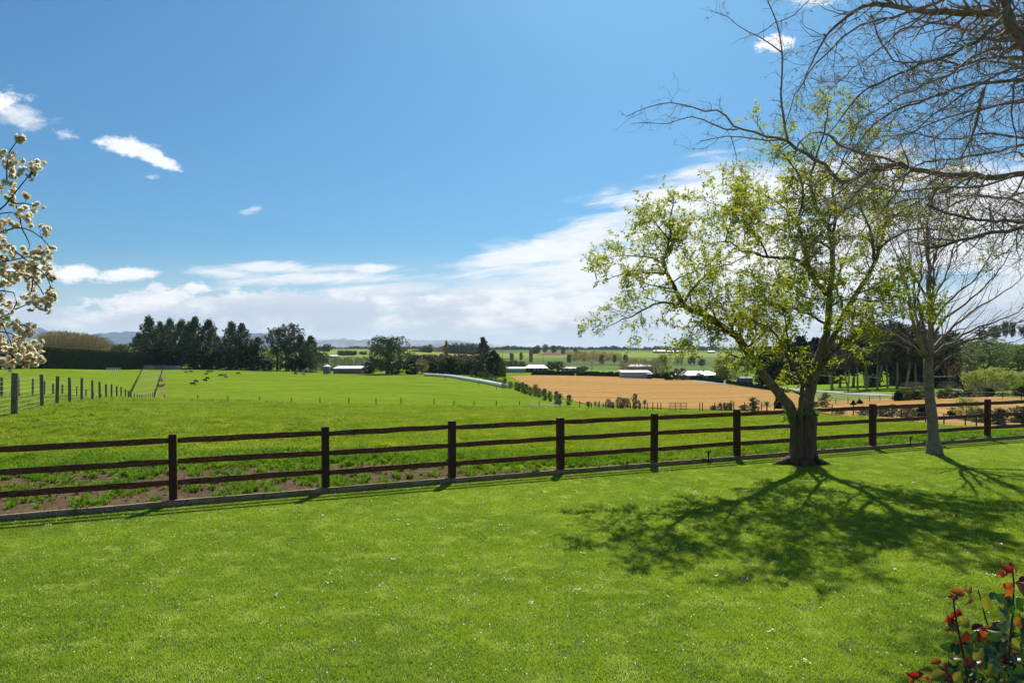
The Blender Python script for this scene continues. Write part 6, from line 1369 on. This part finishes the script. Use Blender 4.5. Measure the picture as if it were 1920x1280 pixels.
def rleaf(px, py, size_px, ang, key, dz=0.0, tilt=None):
    d = DR+dz; s = size_px*.86/F*d; p = P3(px, py, d); a = math.radians(ang)
    o = link('leaf', RL[key], T5, Vector(p-base5))
    # the leaf's length runs along ang in the view (0 right, 90 up), its face turned at random
    ex = Vector((math.cos(a), rg.uniform(-.35, .35), math.sin(a))).normalized(); nrm = Vector((rg.uniform(-.8, .8), -.8 if tilt is None else tilt, rg.uniform(-.1, 1.2))); ey = nrm.cross(ex).normalized(); ez = ex.cross(ey)
    R_ = Matrix((ex, ey, ez)).transposed().to_4x4(); o.matrix_local = Matrix.Translation(Vector(p-base5)) @ R_ @ Matrix.Diagonal((s, s*rg.uniform(.85, 1.15), s, 1)); return o
for a in [(1788,1122,12,100,'rose_red'),(1787,1121,12,150,'rose_red'),(1789,1122,14,20,'rose_maroon'),(1790,1146,22,-60,'rose_red'),(1794,1142,26,-35,'rose_red'),(1791,1145,20,-120,'rose_red'),(1796,1140,24,-75,'rose_red'),(1776,1152,30,-85,'rose_red'),(1779,1156,26,-70,'rose_maroon'),(1780,1178,20,-70,'rose_orange'),(1780,1178,16,-30,'rose_orange'),
 (1808,1112,26,165,'rose_orange'),(1812,1110,20,30,'rose_orange'),(1820,1114,28,-75,'rose_orange'),(1815,1112,24,-50,'rose_lime'),(1805,1106,18,40,'rose_lime'),
 (1897,1062,12,100,'rose_red'),(1899,1064,18,-10,'rose_red'),(1900,1068,22,170,'rose_red'),(1886,1068,20,-80,'rose_red'),(1882,1070,20,-110,'rose_red'),(1890,1068,20,-60,'rose_red'),(1896,1095,30,-110,'rose_orange'),(1898,1092,24,-140,'rose_orange'),(1903,1092,30,-20,'rose_maroon'),(1906,1092,34,-50,'rose_maroon'),(1910,1090,30,20,'rose_maroon'),
 (1850,1118,34,-95,'rose_lime'),(1845,1116,28,-60,'rose_lime'),(1858,1124,36,20,'rose_green'),(1866,1118,34,-20,'rose_green'),(1880,1122,24,-100,'rose_lime'),(1872,1136,36,-50,'rose_green'),(1884,1124,34,-60,'rose_green'),(1905,1120,34,-60,'rose_green'),(1898,1126,30,160,'rose_green'),
 (1800,1170,34,10,'rose_lime'),(1800,1172,34,-170,'rose_lime'),(1812,1182,44,-100,'rose_maroon'),(1828,1182,46,-60,'rose_maroon'),(1836,1178,34,-30,'rose_orange'),(1822,1180,30,30,'rose_maroon'),(1842,1180,30,10,'rose_orange'),(1862,1182,34,30,'rose_red'),(1870,1188,34,-10,'rose_maroon'),
 (1902,1170,26,20,'rose_orange'),(1914,1166,20,-60,'rose_orange'),(1765,1238,22,-170,'rose_orange'),(1770,1240,20,-60,'rose_maroon'),(1755,1262,34,160,'rose_lime'),(1752,1268,30,-160,'rose_lime'),(1722,1266,22,170,'rose_red'),(1728,1266,24,-60,'rose_red'),(1734,1270,20,-20,'rose_red'),(1716,1268,20,-140,'rose_orange'),(1720,1268,18,60,'rose_maroon')]:
    rleaf(*a, dz=rg.uniform(-.12, .12))
for i in range(230):
    px = rg.uniform(1768, 1935); top = np.interp(px, [1768, 1790, 1830, 1880, 1935], [1232, 1200, 1180, 1150, 1130]); py = top+(1300-top)*rg.uniform(0, 1)**.7
    rleaf(px, py, rg.uniform(18, 36), rg.uniform(0, 360), rg.choice(['rose_green']*9+['rose_lime']*2+['rose_maroon']*2), dz=rg.uniform(-.25, .35), tilt=rg.uniform(-1.2, .2))
for i in range(75):      # lower leaves, filling the bush down to its foot
    p = base5+np.array([rg.normal()*.16, rg.normal()*.14, rg.uniform(.35, 1.15)]); o = link('leaf', RL['rose_green'], T5, Vector(p-base5)); o.rotation_euler = (rg.uniform(-.8, .8), rg.uniform(-.8, .8), rg.uniform(0, 6.28)); o.scale = (.06, .06, .06)

# ================================================================== GRASS
def patch(seed, R_, n, h, w, square=True, lean=.5, clump=0):
    g = np.random.default_rng(seed)
    if clump:
        cc = g.uniform(-R_, R_, (clump, 2)); k = g.integers(0, clump, n); p = cc[k]+g.normal(size=(n, 2))*R_*.16
    else: p = g.uniform(-R_, R_, (n, 2))
    a = g.uniform(0, 6.28, n); hh = h*g.uniform(.45, 1.2, n); ln = g.uniform(.1, lean, n)*hh; b = g.uniform(0, 6.28, n)
    base = np.stack([p[:, 0], p[:, 1], np.full(n, -.004)], 1); tip = base+np.stack([np.cos(b)*ln, np.sin(b)*ln, hh], 1); sd = np.stack([np.cos(a), np.sin(a), np.zeros(n)], 1)*w*.5
    md = (base*.5+tip*.5)+np.stack([-np.cos(b)*ln*.18, -np.sin(b)*ln*.18, hh*.12], 1)
    v = np.stack([base-sd, base+sd, md+sd*.8, tip, md-sd*.8], 1).reshape(-1, 3); k = np.arange(n)[:, None]*5
    return v, k+np.array([[0, 1, 2, 3, 4]])
def grassmat(name, c1, c2, c3, scale1, scale2, trans=.45, tcol=(1.5, 1.5, .7), c4=None, spec=.35):
    m = bpy.data.materials.new(name); m.use_nodes = True; nt = m.node_tree; nt.nodes.clear(); n = NT(nt)
    g = n.n('ShaderNodeNewGeometry'); pos = g.outputs['Position']; isl = g.outputs['Random Per Island']; oi = n.n('ShaderNodeObjectInfo').outputs['Random']
    c = n.mix(n.mr(n.noise(pos, scale1, 4, .6), .35, .65), c1, c2)
    c = n.mix(n.m('MULTIPLY', n.mr(n.noise(pos, scale2, 4, .65), .48, .68), .75), c, c3)
    c = n.mix(n.m('MULTIPLY', isl, .35), c, c3)
    if c4: c = n.mix(n.mr(isl, .93, .95), c, c4)
    b = n.n('ShaderNodeBsdfPrincipled'); n.inp(b.inputs['Base Color'], c); b.inputs['Roughness'].default_value = .42; b.inputs['Specular IOR Level'].default_value = spec
    t = n.n('ShaderNodeBsdfTranslucent'); mm = n.n('ShaderNodeMix', data_type='RGBA', blend_type='MULTIPLY'); mm.inputs[0].default_value = 1; n.inp(mm.inputs[6], c); mm.inputs[7].default_value = (*tcol, 1); n.inp(t.inputs[0], mm.outputs[2])
    mx = n.n('ShaderNodeMixShader'); mx.inputs[0].default_value = trans; n.inp(mx.inputs[1], b.outputs[0]); n.inp(mx.inputs[2], t.outputs[0])
    o = n.n('ShaderNodeOutputMaterial'); n.inp(o.inputs[0], mx.outputs[0]); return m
M['lawngrass'] = grassmat('lawn_grass', (.172, .252, .018), (.275, .350, .030), (.45, .48, .17), .55, 2.6, trans=.58, tcol=(1.25, 1.45, .6), c4=(.34, .33, .16))
M['paddockgrass'] = grassmat('paddock_grass', (.14, .235, .012), (.23, .315, .018), (.38, .42, .06), .22, 1.1, trans=.5, c4=(.30, .32, .10))
M['tuftgrass'] = grassmat('tuft_grass', (.09, .20, .012), (.16, .30, .015), (.22, .32, .03), .8, 3, c4=(.25, .24, .12))
def tileset(name, specs, m):
    c = bpy.data.collections.new(name)
    for i, (v, f) in enumerate(specs): o = bpy.data.objects.new(name+'_tile', npmesh(name+'_tile', v, f, m)); c.objects.link(o)
    return c
def scatter(name, label, cat, pts, coll, scl, rotstep=None, seed=0, kind='stuff'):
    """one object whose points carry instances of the small patches"""
    me = bpy.data.meshes.new(name); me.vertices.add(len(pts)); me.vertices.foreach_set('co', np.asarray(pts, np.float32).ravel())
    a = me.attributes.new('size', 'FLOAT', 'POINT'); a.data.foreach_set('value', np.asarray(scl, np.float32))
    r = random.Random(seed); a = me.attributes.new('turn', 'FLOAT', 'POINT'); a.data.foreach_set('value', np.array([(r.randrange(4)*math.pi/2 if rotstep else r.uniform(0, 6.28)) for _ in range(len(pts))], np.float32))
    o = link(name, me, kind=kind); tag(o, label, cat)
    ng = bpy.data.node_groups.new(name+'_scatter', 'GeometryNodeTree'); ng.interface.new_socket('Geometry', in_out='INPUT', socket_type='NodeSocketGeometry'); ng.interface.new_socket('Geometry', in_out='OUTPUT', socket_type='NodeSocketGeometry')
    n = ng.nodes; gi = n.new('NodeGroupInput'); go = n.new('NodeGroupOutput'); ip = n.new('GeometryNodeInstanceOnPoints'); ci = n.new('GeometryNodeCollectionInfo'); ci.inputs[0].default_value = coll; ci.inputs['Separate Children'].default_value = True; ci.inputs['Reset Children'].default_value = True
    ip.inputs['Pick Instance'].default_value = True; rnd = n.new('FunctionNodeRandomValue'); rnd.data_type = 'INT'; rnd.inputs[4].default_value = 0; rnd.inputs[5].default_value = len(coll.objects)-1; rnd.inputs['Seed'].default_value = seed
    na = n.new('GeometryNodeInputNamedAttribute'); na.data_type = 'FLOAT'; na.inputs[0].default_value = 'size'; nb = n.new('GeometryNodeInputNamedAttribute'); nb.data_type = 'FLOAT'; nb.inputs[0].default_value = 'turn'; cx = n.new('ShaderNodeCombineXYZ')
    l = ng.links.new; l(gi.outputs[0], ip.inputs['Points']); l(ci.outputs[0], ip.inputs['Instance']); l(rnd.outputs[2], ip.inputs['Instance Index']); l(na.outputs[0], ip.inputs['Scale']); l(nb.outputs[0], cx.inputs[2]); l(cx.outputs[0], ip.inputs['Rotation']); l(ip.outputs[0], go.inputs[0])
    md = o.modifiers.new('scatter', 'NODES'); md.node_group = ng; return o
rg = np.random.default_rng(606)
LT = tileset('lawn_grass', [patch(i, .285, 3700, .032, .0045, lean=.9, clump=0 if i < 4 else 40) for i in range(6)], M['lawngrass'])
pts = []; sc_ = []
for gx_ in np.arange(-9, 22, .5):
    for gy_ in np.arange(1.5, 24, .5):
        ye = float(yfence(gx_))-.2
        if gy_ > ye-.42 or abs(gx_) > gy_*.82+1.6: continue
        pts.append((gx_+rg.uniform(-.008, .008), gy_+rg.uniform(-.008, .008), 0)); sc_.append(1.06+.07*math.sin(gx_*1.7+math.sin(gy_*1.1)*2)*math.cos(gy_*2.3+gx_*.6)+rg.uniform(-.03, .03))
scatter('lawn_grass', 'short mown lawn grass', 'grass', pts, LT, sc_, True, 1)
LE = tileset('lawn_edge_grass', [patch(20+i, .09, 420, .034, .0044, lean=.9) for i in range(4)], M['lawngrass'])
pts = []; sc_ = []
for x in np.arange(-11, 22, .13):
    for k in np.arange(.05, .75, .13): pts.append((x+rg.uniform(-.02, .02), float(yfence(x))-.235-k, 0)); sc_.append(1.0 if k > .1 else 1.15)
scatter('lawn_edge_grass', 'lawn grass along the foot of the timber edging', 'grass', pts, LE, sc_, False, 2)
# paddock grass
PT = tileset('paddock_grass', [patch(40+i, .52, 2800, (.085, .12)[i % 2], .0085, lean=1.0, clump=(0, 16)[i % 2]) for i in range(6)], M['paddockgrass'])
pts = []; sc_ = []
def wornp(x, t): return float(soilmask(np.array([x]), np.array([t]))[0])
for gy_ in np.arange(9, 44, .95):
    for gx_ in np.arange(-34, 36, .95):
        t = gy_-float(yfence(gx_))
        if t < .55 or abs(gx_) > gy_*.80+1.5: continue
        if wornp(gx_, t-.5) > .02: continue
        pts.append((gx_+rg.uniform(-.05, .05), gy_+rg.uniform(-.05, .05), 0)); sc_.append(rg.uniform(.85, 1.15))
for gy_ in np.arange(44, 84, 2.2):
    for gx_ in np.arange(-66, 40, 2.2):
        if abs(gx_) > gy_*.80+1.5 or (gx_ > 25 and gy_ > 52): continue
        pts.append((gx_+rg.uniform(-.1, .1), gy_+rg.uniform(-.1, .1), 0)); sc_.append(2.3)
pts = np.array(pts); pts[:, 2] = ground(pts[:, 0], pts[:, 1])-.015
scatter('paddock_grass', 'lush longer grass of the near paddock', 'grass', pts, PT, sc_, True, 3); print('paddock tiles', len(pts))
TT_ = tileset('grass_tuft', [patch(60+i, .10, 120, .115, .007, lean=1.0, clump=3) for i in range(5)], M['tuftgrass'])
pts = []; sc_ = []
for x in np.arange(-12, 23, .16):
    for t in np.arange(.02, 6.0, .16):
        if x > 2.4 and t > 1.3: continue
        if t > 6: continue
        w = wornp(x, t); y = float(yfence(x))+t
        if w <= .0 and t > 1.3 and wornp(x, t-1.4) <= .0: continue
        nzv = math.sin(x*2.1+math.sin(y*3.3)*1.4)*math.sin(y*2.6+1.7*math.sin(x*1.3))
        pr = 1.0-1.35*w+.35*nzv if w > .02 else 1.0
        if w > .55: pr = max(.12, .34+.5*nzv)
        if rg.uniform() < pr: pts.append((x+rg.uniform(-.07, .07), y+rg.uniform(-.07, .07), 0)); sc_.append(rg.uniform(.6, 1.25)*(1 if w < .3 else .95))
pts = np.array(pts); pts[:, 2] = ground(pts[:, 0], pts[:, 1])
scatter('grass_tufts', 'loose grass tufts on and around the bare earth behind the fence', 'grass', pts, TT_, sc_, False, 4); print('tufts', len(pts))
# clods and litter on the worn ground
n = 2600; x = rg.uniform(-11, 1.5, n); t = rg.uniform(.05, 4.2, n); ok = soilmask(x, t) > .35; x = x[ok]; t = t[ok]; y = yfence(x)+t; c = np.stack([x, y, ground(x, y)+.006], 1)
v, f = leafquads(c, rg.uniform(.008, .026, len(c)), rg, asp=.8, flat=.5); tag(link('soil_crumbs', npmesh('soil_crumbs', v, f, mat('clod', (.20, .16, .11), .9, (.10, .075, .05), 5, island=True)), kind='stuff'), 'crumbs of earth and dead stalks on the bare ground', 'soil')
# fallen petals and daisies on the lawn
def flatbits(c, size, g, tilt=.35):
    n = len(c); th = g.uniform(0, 6.28, n); a = np.stack([np.cos(th), np.sin(th), g.normal(size=n)*tilt], 1); b = np.stack([-np.sin(th), np.cos(th), g.normal(size=n)*tilt], 1); s = np.asarray(size)[:, None]
    return np.stack([c-a*s, c+b*s*.7-a*s*.1, c+a*s, c-b*s*.7+a*s*.15], 1).reshape(-1, 3), np.arange(n*4).reshape(n, 4)
def petals(n, s0, s1, seed, h=.030):
    g = np.random.default_rng(seed); y = np.sqrt(g.uniform(0, 1, n*3))*17+3.5; x = g.uniform(-1, 1, n*3)*(y*.8+1); ok = (y < yfence(x)-.35); x = x[ok][:n]; y = y[ok][:n]
    # more of them in drifts
    c = np.stack([x, y, np.full(len(x), h)], 1); c[:, 2] += g.uniform(-.006, .006, len(x)); return flatbits(c, g.uniform(s0, s1, len(x)), g)
v, f = petals(6500, .0045, .0095, 8, .038); tag(link('fallen_petals', npmesh('fallen_petals', v, f, M['petalground']), kind='stuff'), 'small pale fallen petals and daisies strewn over the lawn', 'petals')
g = np.random.default_rng(9); cs = []
for k in range(60):
    y = math.sqrt(g.uniform(.1, 1))*14; x = g.uniform(-.75, .75)*y
    if y > float(yfence(x))-.5: continue
    m_ = g.integers(4, 9); cs.append(np.stack([x+g.normal(size=m_)*.022, y+g.normal(size=m_)*.022, .032+g.uniform(0, .012, m_)], 1))
cs = np.vstack(cs); v, f = flatbits(cs, np.full(len(cs), .012), g); tag(link('fallen_blossoms', npmesh('fallen_blossoms', v, f, M['petalground']), kind='stuff'), 'whole cream blossoms fallen here and there on the lawn', 'petals')
# straw and bare rings at the foot of the two trees
def ringmat(): return fieldmat('dry_soil_ring', (.26, .17, .10), (.36, .27, .16), 6, c=(.14, .10, .06))
rm = ringmat()
for (b, r, nm) in ((b1, .62, 'bare_soil_ring'), (b2_, .48, 'bare_soil_ring')):
    vs = [(b[0], b[1], .020)]; kk = 40
    for j in range(kk): a = j*6.283/kk; q = r*(1+.18*math.sin(a*3+1)+.08*math.sin(a*7)); vs.append((b[0]+math.cos(a)*q*1.15, b[1]+math.sin(a)*q*.8, .0045))
    link(nm, npmesh(nm, vs, np.array([(0, 1+j, 1+(j+1) % kk) for j in range(kk)]), rm, True), kind='structure')
# ================================================================== HAZE AND RENDER SETTINGS
HZ = mat('haze_dummy', (1, 1, 1)); HZ.name = 'haze_air'; nt = HZ.node_tree; nt.nodes.clear(); n = NT(nt)
pv_ = n.n('ShaderNodeVolumePrincipled'); pv_.inputs['Color'].default_value = (.74, .89, 1, 1); pv_.inputs['Density'].default_value = 5e-5; pv_.inputs['Anisotropy'].default_value = .0
ho = n.n('ShaderNodeOutputMaterial'); n.inp(ho.inputs['Volume'], pv_.outputs[0])
mb = MB(); mb.box(-15000, 15000, -9600, 18000, -75, 440); hz = mb.build('haze', HZ, kind='stuff'); tag(hz, 'thin pale air over the plain that fades the far hills', 'haze')
S.cycles.use_denoising = True
try: S.cycles.denoiser = 'OPENIMAGEDENOISE'
except Exception: pass
S.cycles.max_bounces = 7; S.cycles.transparent_max_bounces = 4; S.cycles.transmission_bounces = 3; S.cycles.diffuse_bounces = 3; S.cycles.glossy_bounces = 2; S.cycles.volume_bounces = 0
S.cycles.sample_clamp_indirect = 6
S.cycles.use_adaptive_sampling = True; S.cycles.adaptive_threshold = .02
